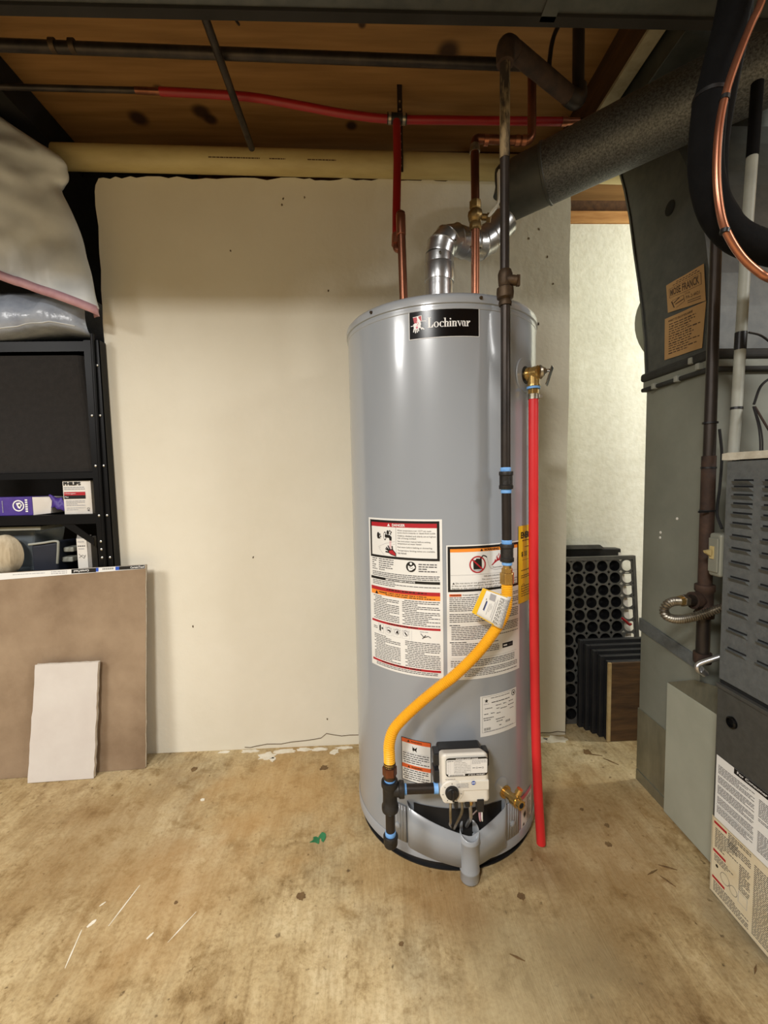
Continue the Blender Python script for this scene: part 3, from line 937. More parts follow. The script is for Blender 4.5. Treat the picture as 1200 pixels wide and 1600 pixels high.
def serif_word(p, u, base, h, ink):
    """The maker's name in a roman face, drawn stroke by stroke."""
    xh = h * 0.62
    st, th = h * 0.16, h * 0.05

    def stem(u0, top, w=None):
        p.rect(u0, base - top, u0 + (w or st), base, ink, 2)

    def foot(u0, w, v=0.0):
        p.rect(u0 - h * 0.05, base - v - th, u0 + w + h * 0.05, base - v, ink, 2)

    def flag(u0, top):
        p.poly([(u0 - h * 0.09, base - top + th), (u0 - h * 0.09, base - top + th * 0.3), (u0 + st * 0.6, base - top), (u0 + st * 0.6, base - top + th * 1.4)], ink, 2)

    def bowl(cx, rx1, rx2, a0=0.0, a1=2 * PI):
        n = 20
        cy = base - xh / 2
        o = []
        for i in range(n + 1):
            a = a0 + (a1 - a0) * i / n
            o.append(((cx + rx1 * math.cos(a), cy - xh * 0.52 * math.sin(a)), (cx + rx2 * math.cos(a), cy - xh * 0.44 * math.sin(a))))
        for a, b in zip(o, o[1:]):
            p.poly([a[0], b[0], b[1], a[1]], ink, 2)

    def arch(u0, w):
        # shoulder of h, n and r
        n = 8
        o = []
        for i in range(n + 1):
            a = PI - PI * i / n
            o.append((u0 + w / 2 + (w / 2) * math.cos(a), base - xh * 0.62 - xh * 0.38 * math.sin(a), u0 + w / 2 + (w / 2 - st * 0.8) * math.cos(a), base - xh * 0.62 - xh * 0.25 * math.sin(a)))
        for a, b in zip(o, o[1:]):
            p.poly([(a[0], a[1]), (b[0], b[1]), (b[2], b[3]), (a[2], a[3])], ink, 2)
    # L
    stem(u + h * 0.10, h * 1.15, st * 1.25)
    p.rect(u, base - h * 1.15, u + h * 0.42, base - h * 1.15 + th, ink, 2)
    p.poly([(u, base), (u, base - th), (u + h * 0.42, base - th * 1.2), (u + h * 0.60, base - h * 0.34), (u + h * 0.66, base - h * 0.34), (u + h * 0.62, base)], ink, 2)
    u += h * 0.72
    # o
    bowl(u + h * 0.29, h * 0.30, h * 0.15)
    u += h * 0.66
    # c
    bowl(u + h * 0.28, h * 0.29, h * 0.13, R_(50), R_(318))
    p.disc(u + h * 0.44, base - xh * 0.84, h * 0.075, ink, 2, 10)
    u += h * 0.56
    # h
    stem(u, h)
    flag(u, h)
    foot(u, st)
    arch(u + st * 0.2, h * 0.46)
    stem(u + h * 0.30, xh * 0.66)
    foot(u + h * 0.30, st)
    u += h * 0.60
    # i
    stem(u, xh)
    flag(u, xh)
    foot(u, st)
    p.disc(u + st / 2, base - h * 0.86, h * 0.09, ink, 2, 12)
    u += h * 0.31
    # n
    stem(u, xh)
    flag(u, xh)
    foot(u, st)
    arch(u + st * 0.2, h * 0.46)
    stem(u + h * 0.30, xh * 0.66)
    foot(u + h * 0.30, st)
    u += h * 0.56
    # v
    p.poly([(u, base - xh), (u + h * 0.17, base - xh), (u + h * 0.33, base - h * 0.12), (u + h * 0.27, base)], ink, 2)
    p.poly([(u + h * 0.45, base - xh), (u + h * 0.51, base - xh), (u + h * 0.31, base), (u + h * 0.26, base - h * 0.02)], ink, 2)
    p.rect(u - h * 0.05, base - xh, u + h * 0.23, base - xh + th, ink, 2)
    p.rect(u + h * 0.37, base - xh, u + h * 0.57, base - xh + th, ink, 2)
    u += h * 0.56
    # a
    bowl(u + h * 0.17, h * 0.18, h * 0.06, R_(95), R_(275))
    stem(u + h * 0.24, xh * 0.8)
    p.poly([(u + h * 0.02, base - xh * 0.72), (u + h * 0.06, base - xh), (u + h * 0.30, base - xh), (u + h * 0.40, base - xh * 0.78), (u + h * 0.24, base - xh * 0.72), (u + h * 0.22, base - xh * 0.88), (u + h * 0.12, base - xh * 0.88)], ink, 2)
    p.poly([(u + h * 0.24, base - h * 0.1), (u + h * 0.50, base - h * 0.06), (u + h * 0.46, base), (u + h * 0.28, base)], ink, 2)
    u += h * 0.54
    # r
    stem(u, xh)
    flag(u, xh)
    foot(u, st)
    p.poly([(u + st, base - xh * 0.72), (u + h * 0.26, base - xh * 1.02), (u + h * 0.40, base - xh * 1.0), (u + h * 0.42, base - xh * 0.82), (u + h * 0.34, base - xh * 0.78), (u + st, base - xh * 0.5)], ink, 2)
    return u


serif_word(p, 0.0415, 0.0400, 0.0192, I_W)
p.build(bpz)

# left safety label
W_, H_ = TR * R_(45.6), 0.378
fn = on_tank(-55.2, 0.868)
lb = sticker('safety_label', fn, W_, H_, M['paper'], wh, label='white safety label headed DANGER')
p = Print(fn, 11)
k = W_
p.frame(0.006, 0.0045, k - 0.006, 0.0975, 0.0058, I_K)
p.rect(0.0118, 0.0103, k - 0.0118, 0.0205, I_R)
p.tri(0.070, 0.0118, 0.0068, I_W)
p.text('DANGER', 0.080, 0.0120, 0.0066, I_W, bold=0.03)
p.rect(0.090, 0.0205, 0.0905, 0.0917, I_G)
# tap, running water and hand
p.disc(0.036, 0.043, 0.0085, I_K, 2, 16, 0.5)
p.disc(0.058, 0.043, 0.0105, I_K, 2, 18, 0.42)
p.disc(0.058, 0.043, 0.0080, I_W, 3, 18, 0.38)
p.poly([(0.058, 0.039), (0.073, 0.040), (0.078, 0.044), (0.078, 0.053), (0.072, 0.053), (0.071, 0.047), (0.058, 0.046)], I_K, 4)
p.disc(0.067, 0.034, 0.0055, I_K, 2, 14, 0.7)
for (a, b) in ((0.042, 0.040), (0.044, 0.045), (0.041, 0.049), (0.073, 0.030), (0.077, 0.033), (0.075, 0.037)):
    p.disc(a, b, 0.0020, I_K, 2, 8)
for dx in (0.0725, 0.0745, 0.0765):
    p.line([(dx, 0.054), (dx - 0.001, 0.075)], 0.0006, I_P, 2)
p.line([(0.035, 0.071), (0.060, 0.061), (0.087, 0.055)], 0.0006, I_LG)
p.line([(0.087, 0.061), (0.038, 0.073), (0.040, 0.077), (0.055, 0.0905)], 0.0006, I_LG)
p.poly([(0.070, 0.078), (0.080, 0.076), (0.0885, 0.084), (0.0885, 0.0890), (0.077, 0.086), (0.070, 0.083)], I_R, 3.4)
p.poly([(0.0665, 0.077), (0.080, 0.073), (0.0895, 0.083), (0.0895, 0.0910), (0.076, 0.088), (0.067, 0.083)], I_K, 2.5)
for (a, b) in [((0.069, 0.078), (0.059, 0.074)), ((0.070, 0.077), (0.0615, 0.070)), ((0.073, 0.076), (0.067, 0.066)), ((0.068, 0.082), (0.059, 0.081)), ((0.080, 0.075), (0.079, 0.066))]:
    p.line([a, b], 0.0032, I_K, 3)
for i, t in enumerate(['Water temperature over 125\u00b0F can cause', 'severe burns instantly or death from scalds.', '',
                       'Children, disabled and elderly are at highest', 'risk of being scalded.', '',
                       'See instruction manual before setting', 'temperature at water heater.', '',
                       'Feel water before bathing or showering.', '',
                       'Temperature limiting valves are available,', 'see manual.']):
    if t:
        p.text(t, 0.0945, 0.0255 + [0, 5.6, 0, 13, 18.6, 0, 26, 31.6, 0, 40, 0, 48, 53.6][i] * 0.001, 0.0046, I_G,
               w=min(0.094, 0.0022 * len(t)))
p.para(0.012, 0.100, 0.030, 0.130, 0.0052, I_G, full=0.6, thick=0.4)
p.para(0.036, 0.100, 0.082, 0.130, 0.0052, I_G, full=0.5, thick=0.4)
p.disc(0.1285, 0.1130, 0.0125, I_K, 2, 28)
p.disc(0.1285, 0.1055, 0.0030, I_W, 3, 12)
p.poly([(0.121, 0.110), (0.128, 0.113), (0.136, 0.1085), (0.139, 0.115), (0.130, 0.1215), (0.124, 0.122), (0.121, 0.117)], I_W, 3)
p.line([(0.124, 0.1135), (0.130, 0.117), (0.134, 0.1145)], 0.001, I_K, 4)
p.para(0.147, 0.105, 0.190, 0.124, 0.0055, I_G, full=0.7, thick=0.45)
p.para(0.012, 0.1335, 0.196, 0.145, 0.0042, I_G, full=0.9, thick=0.45)
p.rect(0.006, 0.1465, k - 0.006, 0.1530, I_K)
p.text('IMPORTANT/IMPORTANTE', 0.098, 0.1475, 0.0045, I_W, align='C', w=0.080, bold=0.02)
p.para(0.012, 0.1555, 0.196, 0.169, 0.0042, I_G, full=0.75, thick=0.4)
p.rect(0.006, 0.1715, k - 0.006, 0.1805, I_R)
p.para(0.060, 0.1735, 0.165, 0.179, 0.005, I_K, full=1, thick=0.55)
p.rect(0.006, 0.1805, k - 0.006, 0.1915, I_O)
p.tri(0.026, 0.1815, 0.009, I_K)
p.text('WARNING:', 0.034, 0.1825, 0.0035, I_K, bold=0.03)
p.para(0.056, 0.1825, 0.185, 0.1895, 0.0045, I_BR, full=0.8, thick=0.5)
p.para(0.014, 0.1945, 0.095, 0.2560, 0.0044, I_G, full=0.75, thick=0.42, ind=0.006)
p.para(0.104, 0.1945, 0.196, 0.2560, 0.0044, I_G, full=0.8, thick=0.42, ind=0.006)
p.rect(0.006, 0.2575, k - 0.006, 0.2630, I_R)
p.para(0.060, 0.2588, 0.145, 0.262, 0.004, I_K, full=1, thick=0.6)
p.para(0.012, 0.274, 0.026, 0.280, 0.004, I_G, full=1)
p.frame(0.030, 0.266, 0.048, 0.288, 0.0006, I_LG, 1)
p.poly([(0.033, 0.270), (0.038, 0.268), (0.038, 0.285), (0.033, 0.283)], I_K, 2)
p.disc(0.043, 0.276, 0.003, I_G, 2, 10)
for i, cu_ in enumerate((0.064, 0.088, 0.112)):
    p.frame(cu_ - 0.010, 0.266, cu_ + 0.010, 0.2895, 0.0004, I_LG, 1)
    p.ring(cu_, 0.277, 0.0072, 0.0012, I_LG, 2, 18)
    p.disc(cu_, 0.277, 0.0058, I_W, 2, 16)
    a = i * 1.1
    p.line([(cu_ - 0.004 * math.cos(a), 0.277 + 0.004 * math.sin(a)), (cu_ + 0.004 * math.cos(a), 0.277 - 0.004 * math.sin(a)), (cu_ + 0.003, 0.281)], 0.0032, I_K, 3)
    for q in range(5):
        p.disc(cu_ - 0.008 + 0.004 * q, 0.269 + 0.001 * abs(q - 2), 0.0009, I_G, 3, 6)
p.rect(0.127, 0.266, 0.1274, 0.2925, I_LG)
p.line([(0.150, 0.272), (0.158, 0.281), (0.168, 0.277), (0.174, 0.281)], 0.0015, I_K, 3)
p.line([(0.154, 0.284), (0.162, 0.275)], 0.0020, I_G, 3)
p.para(0.148, 0.267, 0.168, 0.270, 0.004, I_LG, full=1)
p.para(0.014, 0.294, 0.097, 0.3575, 0.0043, I_G, full=0.75, thick=0.42, ind=0.006)
p.para(0.110, 0.294, 0.196, 0.3575, 0.0043, I_G, full=0.8, thick=0.42, ind=0.006)
p.rect(0.006, 0.3590, k - 0.006, 0.3645, I_R)
p.para(0.040, 0.3602, 0.150, 0.364, 0.004, I_K, full=1, thick=0.6)
p.para(0.020, 0.3665, 0.190, 0.374, 0.0040, I_G, full=0.8, thick=0.45)
p.build(lb)

# right safety label
W_, H_ = TR * R_(45.0), 0.3205
fn = on_tank(-7.6, 0.8075)
lb = sticker('safety_label', fn, W_, H_, M['paper'], wh, label='white safety label headed WARNING')
p = Print(fn, 12)
k = W_
p.frame(0.003, 0.003, k - 0.004, 0.1095, 0.0058, I_K)
p.rect(0.0088, 0.0088, k - 0.0098, 0.0165, I_O)
p.tri(0.083, 0.0098, 0.0056, I_K)
p.text('WARNING', 0.089, 0.0098, 0.0056, I_K, bold=0.03, w=0.040)
p.ring(0.073, 0.0465, 0.0200, 0.0030, I_R, 4)
p.poly([(0.062, 0.036), (0.068, 0.036), (0.070, 0.0325), (0.079, 0.0335), (0.079, 0.030), (0.083, 0.030), (0.0835, 0.058), (0.063, 0.058)], I_K, 2)
p.rect(0.063, 0.0590, 0.083, 0.0615, I_LG, 2)
p.line([(0.0595, 0.034), (0.0865, 0.060)], 0.0032, I_R, 4.5)
p.line([(0.082, 0.0305), (0.086, 0.026), (0.092, 0.0275), (0.096, 0.031)], 0.0024, I_K, 4)
p.line([(0.096, 0.031), (0.101, 0.050), (0.106, 0.0575), (0.118, 0.0615), (0.150, 0.0615)], 0.0008, I_LG, 3)
p.poly([(0.108, 0.051), (0.116, 0.043), (0.119, 0.036), (0.1215, 0.041), (0.125, 0.031), (0.128, 0.038), (0.133, 0.026), (0.137, 0.036), (0.142, 0.027),
        (0.146, 0.036), (0.152, 0.029), (0.158, 0.041), (0.170, 0.051)], I_R, 2)
p.line([(0.122, 0.035), (0.124, 0.029)], 0.0015, I_R, 2)
p.line([(0.127, 0.030), (0.130, 0.024)], 0.0015, I_R, 2)
p.text('Flammable Vapors', 0.112, 0.0545, 0.0038, I_K, w=0.046)
p.rect(0.0088, 0.0700, k - 0.0098, 0.0704, I_G)
p.text('FIRE AND EXPLOSION HAZARD', 0.122, 0.0735, 0.0034, I_G, align='C', w=0.066)
p.text('Can result in serious injury or death', 0.122, 0.0805, 0.0042, I_G, align='C', w=0.076)
p.tri(0.016, 0.0868, 0.0045, I_K)
for i, t in enumerate(['Do not store or use gasoline or other flammable vapors and liquids', 'in this or any other appliance. Storage of or use of gasoline or other',
                       'liquids in the vicinity of this or any other appliance can result']):
    p.text(t, 0.021 if i == 0 else 0.012, 0.0872 + i * 0.0060, 0.0046, I_K, w=0.168 if i == 0 else 0.176)
p.rect(0.006, 0.1145, 0.034, 0.1205, I_DR)
p.text('WARNING:', 0.008, 0.1155, 0.0038, I_BR, bold=0.02)
p.text('Protect against water', 0.037, 0.1155, 0.0040, I_K, bold=0.015)
p.para(0.006, 0.1225, k - 0.006, 0.1575, 0.0044, I_G, full=0.85, thick=0.42)
p.para(0.006, 0.1620, k - 0.006, 0.1850, 0.0044, I_G, full=0.85, thick=0.42)
p.para(0.006, 0.1880, 0.030, 0.1910, 0.0044, I_K, full=1, thick=0.45)
p.para(0.010, 0.1925, k - 0.006, 0.2260, 0.0042, I_G, full=0.8, thick=0.42)
p.para(0.006, 0.2290, 0.045, 0.2320, 0.0044, I_K, full=1, thick=0.45)
p.para(0.010, 0.2335, 0.130, 0.2640, 0.0042, I_G, full=0.8, thick=0.42)
p.rect(0.140, 0.2440, 0.174, 0.2555, I_K, 1)
p.para(0.143, 0.2480, 0.158, 0.252, 0.006, I_W, lay=2, full=1, thick=0.6)
p.para(0.160, 0.2480, 0.172, 0.252, 0.006, I_G, lay=2, full=1, thick=0.6)
p.rect(0.010, 0.2690, k - 0.012, 0.2693, I_G)
p.para(0.008, 0.2740, k - 0.02, 0.2930, 0.0044, I_G, full=0.7, thick=0.42)
p.para(0.040, 0.2950, k - 0.01, 0.3150, 0.0040, I_G, full=0.8, thick=0.42)
p.build(lb)

# yellow energy label wrapping round to the right
W_, H_ = TR * R_(30), 0.192
fn = on_tank(36.2, 0.842, 0.0006)
lb = sticker('energy_label', fn, W_, H_, M['yellow'], wh, label='yellow energy label half behind the red tube')
p = Print(fn, 13)
p.text('ENERGYGUIDE', 0.010, 0.015, 0.0165, I_K, w=0.112, bold=0.04)
p.para(0.016, 0.036, 0.12, 0.042, 0.005, I_BR, full=1)
p.para(0.028, 0.052, 0.10, 0.057, 0.005, I_BR, full=1)
p.text('$ 33', 0.012, 0.064, 0.0135, I_K, bold=0.02)
p.rect(0.016, 0.0850, 0.12, 0.0858, I_BR)
p.para(0.012, 0.110, 0.12, 0.116, 0.005, I_BR, full=1)
p.para(0.012, 0.123, 0.12, 0.135, 0.005, I_BR, full=1)
p.ring(0.022, 0.155, 0.010, 0.0008, I_BR, 2)
p.para(0.012, 0.150, 0.12, 0.180, 0.006, I_BR, full=0.6, thick=0.3)
p.build(lb)

# rating plate
W_, H_ = TR * R_(24.6), 0.101
fn = on_tank(9.9, 0.4425)
lb = sticker('rating_plate', fn, W_, H_, M['paper'], wh, label='small white rating plate with a star')
p = Print(fn, 14)
p.frame(0.005, 0.003, W_ - 0.003, H_ - 0.010, 0.0005, I_G)
star = []
for i in range(10):
    rr_ = 0.0055 if i % 2 == 0 else 0.0023
    star.append((0.016 + rr_ * math.sin(i * PI / 5), 0.013 - rr_ * math.cos(i * PI / 5)))
p.poly(star, I_K)
p.para(0.009, 0.0205, 0.023, 0.0225, 0.003, I_LG, full=1)
p.ring(0.098, 0.0105, 0.0070, 0.0016, I_K, 2, 18)
p.disc(0.098, 0.0105, 0.0026, I_K, 3, 12)
p.para(0.028, 0.0075, 0.085, 0.010, 0.004, I_G, full=1, thick=0.35)
p.para(0.030, 0.0185, 0.086, 0.0215, 0.004, I_K, full=1, thick=0.45)
for (a, b, c, d_) in [(0.012, 0.0315, 0.032, 0.036), (0.042, 0.028, 0.058, 0.031), (0.064, 0.028, 0.074, 0.031), (0.082, 0.027, 0.098, 0.031), (0.044, 0.036, 0.052, 0.039),
                      (0.056, 0.0385, 0.076, 0.042), (0.080, 0.036, 0.100, 0.039), (0.010, 0.045, 0.022, 0.049), (0.028, 0.045, 0.038, 0.048), (0.044, 0.048, 0.056, 0.051),
                      (0.008, 0.055, 0.036, 0.058), (0.009, 0.060, 0.030, 0.064), (0.042, 0.063, 0.070, 0.067), (0.044, 0.069, 0.064, 0.072), (0.086, 0.046, 0.100, 0.049)]:
    p.para(a, b, c, d_, 0.0036, I_G, full=1, thick=0.5, word=(0.003, 0.007))
for (a, b) in ((0.088, 0.0535), (0.0755, 0.0745), (0.0855, 0.0735)):
    pass
for i in range(7):
    p.rect(0.010 + i * 0.0026, 0.0800, 0.0112 + i * 0.0026, 0.0865, I_G)
for i in range(6):
    p.rect(0.072 + i * 0.0026, 0.0735, 0.0733 + i * 0.0026, 0.0790, I_G)
p.para(0.052, 0.0795, 0.060, 0.083, 0.0036, I_G, full=1, thick=0.5)
p.para(0.010, 0.0885, 0.098, 0.0905, 0.004, I_LG, full=1, thick=0.4)
p.build(lb)

# small warning above the nipple
W_, H_ = TR * R_(17.2), 0.110
fn = on_tank(-34.0, 0.329)
lb = sticker('caution_label', fn, W_, H_, M['paper'], wh, label='narrow caution label with two orange bands')
p = Print(fn, 15)
p.frame(0, 0, W_, H_, 0.0016, I_K)
p.rect(0.0016, 0.0016, W_ - 0.0016, 0.0118, I_DR)
p.tri(0.0200, 0.0030, 0.0062, I_BR)
p.text('WARNING', 0.0260, 0.0038, 0.0052, I_BR, w=0.028, bold=0.02)
p.poly([(0.0300, 0.017), (0.0322, 0.022), (0.0345, 0.0195), (0.0352, 0.024), (0.0420, 0.0180), (0.0400, 0.026), (0.0410, 0.0315), (0.0375, 0.028), (0.0340, 0.027), (0.0322, 0.031), (0.0300, 0.026)], I_K)
p.rect(0.004, 0.0345, W_ - 0.004, 0.0348, I_G)
p.para(0.004, 0.0375, W_ - 0.005, 0.064, 0.0056, I_G, full=0.75, thick=0.4, ind=0.003)
p.rect(0.0016, 0.0665, W_ - 0.0016, 0.0765, I_DR)
p.tri(0.0200, 0.0680, 0.0062, I_BR)
p.text('WARNING', 0.0260, 0.0690, 0.0052, I_BR, w=0.028, bold=0.02)
p.para(0.004, 0.0790, W_ - 0.005, 0.107, 0.0056, I_G, full=0.75, thick=0.4, ind=0.003)
p.build(lb)

# red and white pictogram strip low on the right
W_, H_ = TR * R_(15), 0.098
fn = on_tank(39.5, 0.142)
lb = sticker('pictogram_label', fn, W_, H_, M['paper'], wh, label='white strip with black pictograms low on the right')
p = Print(fn, 16)
p.frame(0, 0, W_, H_, 0.001, I_P)
p.rect(0.001, 0.001, W_ - 0.001, 0.012, I_P)
p.poly([(0.010, 0.024), (0.016, 0.021), (0.022, 0.024), (0.019, 0.030), (0.022, 0.036), (0.014, 0.034)], I_K)
p.poly([(0.012, 0.052), (0.022, 0.047), (0.026, 0.060), (0.016, 0.066)], I_K)
p.poly([(0.008, 0.084), (0.014, 0.075), (0.018, 0.084)], I_K)
p.para(0.032, 0.020, 0.060, 0.090, 0.006, I_G, full=0.7)
p.build(lb)

# embossed knock-outs
for (a, zz, r0) in ((23.0, 0.207, 0.0175), (43.0, 1.205, 0.040)):
    s_, c_ = math.sin(R_(a)), -math.cos(R_(a))
    o_ = (TX + (TR - 0.002) * s_, TY + (TR - 0.002) * c_, zz)
    MB().lathe([(r0 + 0.002, 0.0), (r0 + 0.001, 0.0032), (r0 - 0.002, 0.0036), (0.0, 0.0042)], o_, (s_, c_, 0), 32).build('knockout_disc', M['tank2'], wh)

# burner opening behind the shroud, and the shroud with its spout
mb = MB()
fn = on_tank(-27, 0.168, 0.0006)
for i in range(16):
    u0, u1 = TR * R_(50) * i / 16, TR * R_(50) * (i + 1) / 16
    mb.add([fn(u0, 0, 0), fn(u1, 0, 0), fn(u1, 0.08, 0), fn(u0, 0.08, 0)], [(0, 1, 2, 3)])
mb.build('burner_opening', M['dark'], wh, fix=False, label='dark burner opening')
sh = MB()
N = 40
a0, a1 = -31.0, 25.5
vs = []
for i in range(N + 1):
    t = i / N
    a = a0 + (a1 - a0) * t
    mid = 2.5
    w_ = 1 - min(1, abs(a - mid) / (mid - a0 if a < mid else a1 - mid))     # 1 at the spout, 0 at the sides
    side = min(1.0, min(t, 1 - t) / 0.035)
    out = 0.0015 + side * 0.013 + 0.012 * w_ ** 1.5
    r = TR + out
    top = 0.166 - 0.050 * w_ ** 0.9
    bot = 0.060 - 0.026 * w_
    sx, cx = math.sin(R_(a)), -math.cos(R_(a))
    vs += [(TX + r * sx, TY + r * cx, top), (TX + r * sx, TY + r * cx, bot), (TX + (TR - 0.001) * sx, TY + (TR - 0.001) * cx, bot - 0.004)]
sh.add(vs, [q for i in range(N) for q in ((3 * i, 3 * i + 1, 3 * i + 4, 3 * i + 3), (3 * i + 1, 3 * i + 2, 3 * i + 5, 3 * i + 4))], 0, True)
shroud = sh.build('burner_shroud', M['tank2'], wh, solid=0.0016, fix=False)
for a in (-37, 31):
    fn = on_tank(a - 5.5, 0.150, 0.0)
    q = MB()
    for i in range(6):
        u0, u1 = TR * R_(11) * i / 6, TR * R_(11) * (i + 1) / 6
        q.add([fn(u0, 0, 0.0012), fn(u1, 0, 0.0012), fn(u1, 0.095, 0.0012), fn(u0, 0.095, 0.0012)], [(0, 1, 2, 3)], 0, True)
    q.build('shroud_flange', M['tank2'], wh, solid=0.002, fix=False)
    s_, c_ = math.sin(R_(a)), -math.cos(R_(a))
    MB().lathe([(0.008, 0), (0.0075, 0.003), (0.004, 0.005), (0, 0.0055)], (TX + (TR + 0.002) * s_, TY + (TR + 0.002) * c_, 0.092), (s_, c_, 0), 14).build('rivet', M['tank2'], wh)
SX, SY = 0.2265, 0.965
sp = MB()
sp.tube([(SX, SY, 0.002), (SX, SY, 0.006), (SX, SY, 0.026), (SX, SY, 0.028), (SX, SY, 0.031), (SX, SY, 0.033), (SX, SY, 0.100), (SX, SY, 0.102), (SX, SY, 0.105), (SX, SY, 0.107), (SX, SY, 0.122)],
        [0.0200, 0.0215, 0.0215, 0.0228, 0.0228, 0.0215, 0.0218, 0.0232, 0.0232, 0.0220, 0.0222], 30, caps=False)
# slanted open top
for i, q in enumerate(sp.v):
    if q[2] > 0.121:
        sp.v[i] = (q[0], q[1], 0.126 + (q[1] - SY) * 0.55)
spout = sp.build('spout', M['tank2'], shroud, solid=0.0022, fix=False)
MB().lathe([(0.0205, 0.0), (0.0, 0.0)], (SX, SY, 0.098), n=24).build('spout_interior', M['slot'], shroud, label='dark inside of the spout')

# gas control valve
GX0, GX1, GY0, GY1 = 0.147, 0.257, 0.886, 0.944
gv = MB()
gv.hexa([(GX0 + 0.003, GY0, 0.254), (GX1 - 0.003, GY0, 0.254), (GX1 - 0.003, GY1, 0.254), (GX0 + 0.003, GY1, 0.254),
         (GX0 + 0.002, GY0 + 0.004, 0.3685), (GX1 - 0.006, GY0 + 0.004, 0.3685), (GX1 - 0.006, GY1, 0.344), (GX0 + 0.002, GY1, 0.344)])
valve = gv.build('gas_valve', M['beige'], wh, bevel=0.009, seg=4, label='off-white gas control valve')
q = MB()
q.box(GX0 + 0.002, GX1 - 0.006, 0.934, 0.972, 0.262, 0.3475)
q.build('rear_housing', M['black'], valve, bevel=0.006)
for (z0, z1) in ((0.329, 0.357), (0.288, 0.318)):
    MB().box(GX0 - 0.010, GX0 + 0.006, 0.925, 0.958, z0 - 0.012, z1 - 0.012).build('side_connector', M['black'], valve, bevel=0.003)
MB().box(GX1 - 0.006, GX1 + 0.008, 0.930, 0.958, 0.306, 0.342).build('side_connector', M['black'], valve, bevel=0.004)
MB().cyl((0.200, 0.965, 0.300), (0.200, 0.995, 0.300), 0.020, n=20).build('thermowell_shank', M['brass'], valve)
# knob
kn = MB()
kn.lathe([(0.0155, 0.0), (0.0155, 0.0), (0.0145, 0.010), (0.0125, 0.013), (0.0, 0.014)], (0.170, GY0 + 0.003, 0.284), (0, -1, 0), 28)
kn.box(0.1680, 0.1722, 0.8680, 0.8755, 0.273, 0.295)
kn.build('knob', M['black'], valve, bevel=0.001)
rg = MB()
rg.lathe([(0.026, 0.0), (0.0255, 0.0025), (0.024, 0.003), (0.0, 0.0032)], (0.170, GY0 + 0.002, 0.2835), (0, -1, 0), 36)
rg.box(0.188, 0.251, GY0 - 0.001, GY0 + 0.005, 0.2855, 0.3065)
rg.build('dial_plate', M['beige'], valve, bevel=0.001)
fn = on_plane((GX0 + 0.0105, GY0 + 0.0005, 0.3605), (1, 0, 0), (0, 0.033, -1))
p = Print(fn, 21)
W_, H_ = 0.0915, 0.0430


def rrect(u0, v0, u1, v1, r, n=5):
    o = []
    for (cx, cy, a) in ((u1 - r, v0 + r, -90), (u1 - r, v1 - r, 0), (u0 + r, v1 - r, 90), (u0 + r, v0 + r, 180)):
        for i in range(n + 1):
            t = R_(a + 90 * i / n)
            o.append((cx + r * math.cos(t), cy + r * math.sin(t)))
    return o


p.poly(rrect(0, 0, W_, H_, 0.007), I_K, 1)
p.poly(rrect(0.0012, 0.0042, W_ - 0.0012, 0.0372, 0.002), I_W, 2)
p.poly(rrect(0.005, 0.0372, 0.042, H_ - 0.0012, 0.002), I_W, 2)
p.text('STATUS LIGHT CODE', W_ / 2, 0.0010, 0.0027, I_W, align='C', w=0.048, bold=0.03, lay=4)
p.text('4" W.C. OUTLET', 0.0665, 0.0385, 0.0030, I_W, align='C', w=0.036, bold=0.03, lay=4)
p.frame(0.018, 0.0055, 0.054, 0.036, 0.0003, I_LG, 3)
p.rect(0.010, 0.0055, 0.0103, 0.036, I_LG, 3)
p.para(0.003, 0.0065, 0.0165, 0.0085, 0.0028, I_G, lay=3, full=1)
for i, t in enumerate(['CONDITION', 'Low gas supply', 'Normal operation', 'Thermopile voltage low', 'High temperature shutdown', 'Temperature sensor failed', 'Gas control or valve failure', 'Pressure switch']):
    p.text(t, 0.0192, 0.0062 + i * 0.0037, 0.0024, I_G, lay=3, w=min(0.034, 0.0017 * len(t)))
for i in range(8):
    p.rect(0.0035, 0.0095 + i * 0.0034, 0.0036 + 0.004, 0.0100 + i * 0.0034, I_LG, 3)
p.para(0.0565, 0.0062, 0.0890, 0.0170, 0.0026, I_LG, lay=3, full=0.9, word=(0.003, 0.006))
p.ring(0.0675, 0.0245, 0.0020, 0.0006, I_G, 3, 12)
p.ring(0.0805, 0.0245, 0.0020, 0.0006, I_G, 3, 12)
p.para(0.0580, 0.0238, 0.0640, 0.0255, 0.003, I_G, lay=3, full=1)
p.para(0.0710, 0.0238, 0.0775, 0.0255, 0.003, I_G, lay=3, full=1)
for i in range(13):
    p.rect(0.009 + i * 0.0023, 0.0385, 0.0102 + i * 0.0023, 0.0412, I_G if i % 3 else I_K, 3)
p.build(valve, 'status_label')
fn = on_plane((0.147, GY0 - 0.0012, 0.318), (1, 0, 0), (0, 0, 1))
fn = on_plane((0.147, GY0 - 0.0012, 0.318), (1, 0, 0), (0, 0, -1))
p = Print(fn, 22)
p.para(0.0085, 0.0030, 0.0300, 0.0070, 0.0030, I_LG, full=1)
p.para(0.0330, 0.0150, 0.0600, 0.0260, 0.0028, I_LG, full=0.8)
p.disc(0.0700, 0.0145, 0.0046, I_B, 1, 18)
p.ring(0.0700, 0.0145, 0.0052, 0.0010, I_LG, 1.5, 18)
p.rect(0.0664, 0.0135, 0.0736, 0.0155, I_W, 2)
for a in range(7):
    t = R_(-150 + a * 50)
    p.line([(0.023 + 0.0185 * math.sin(t), 0.0345 - 0.0185 * math.cos(t)), (0.023 + 0.0215 * math.sin(t), 0.0345 - 0.0215 * math.cos(t))], 0.0012, I_G, 2)
p.build(valve, 'dial_marks')
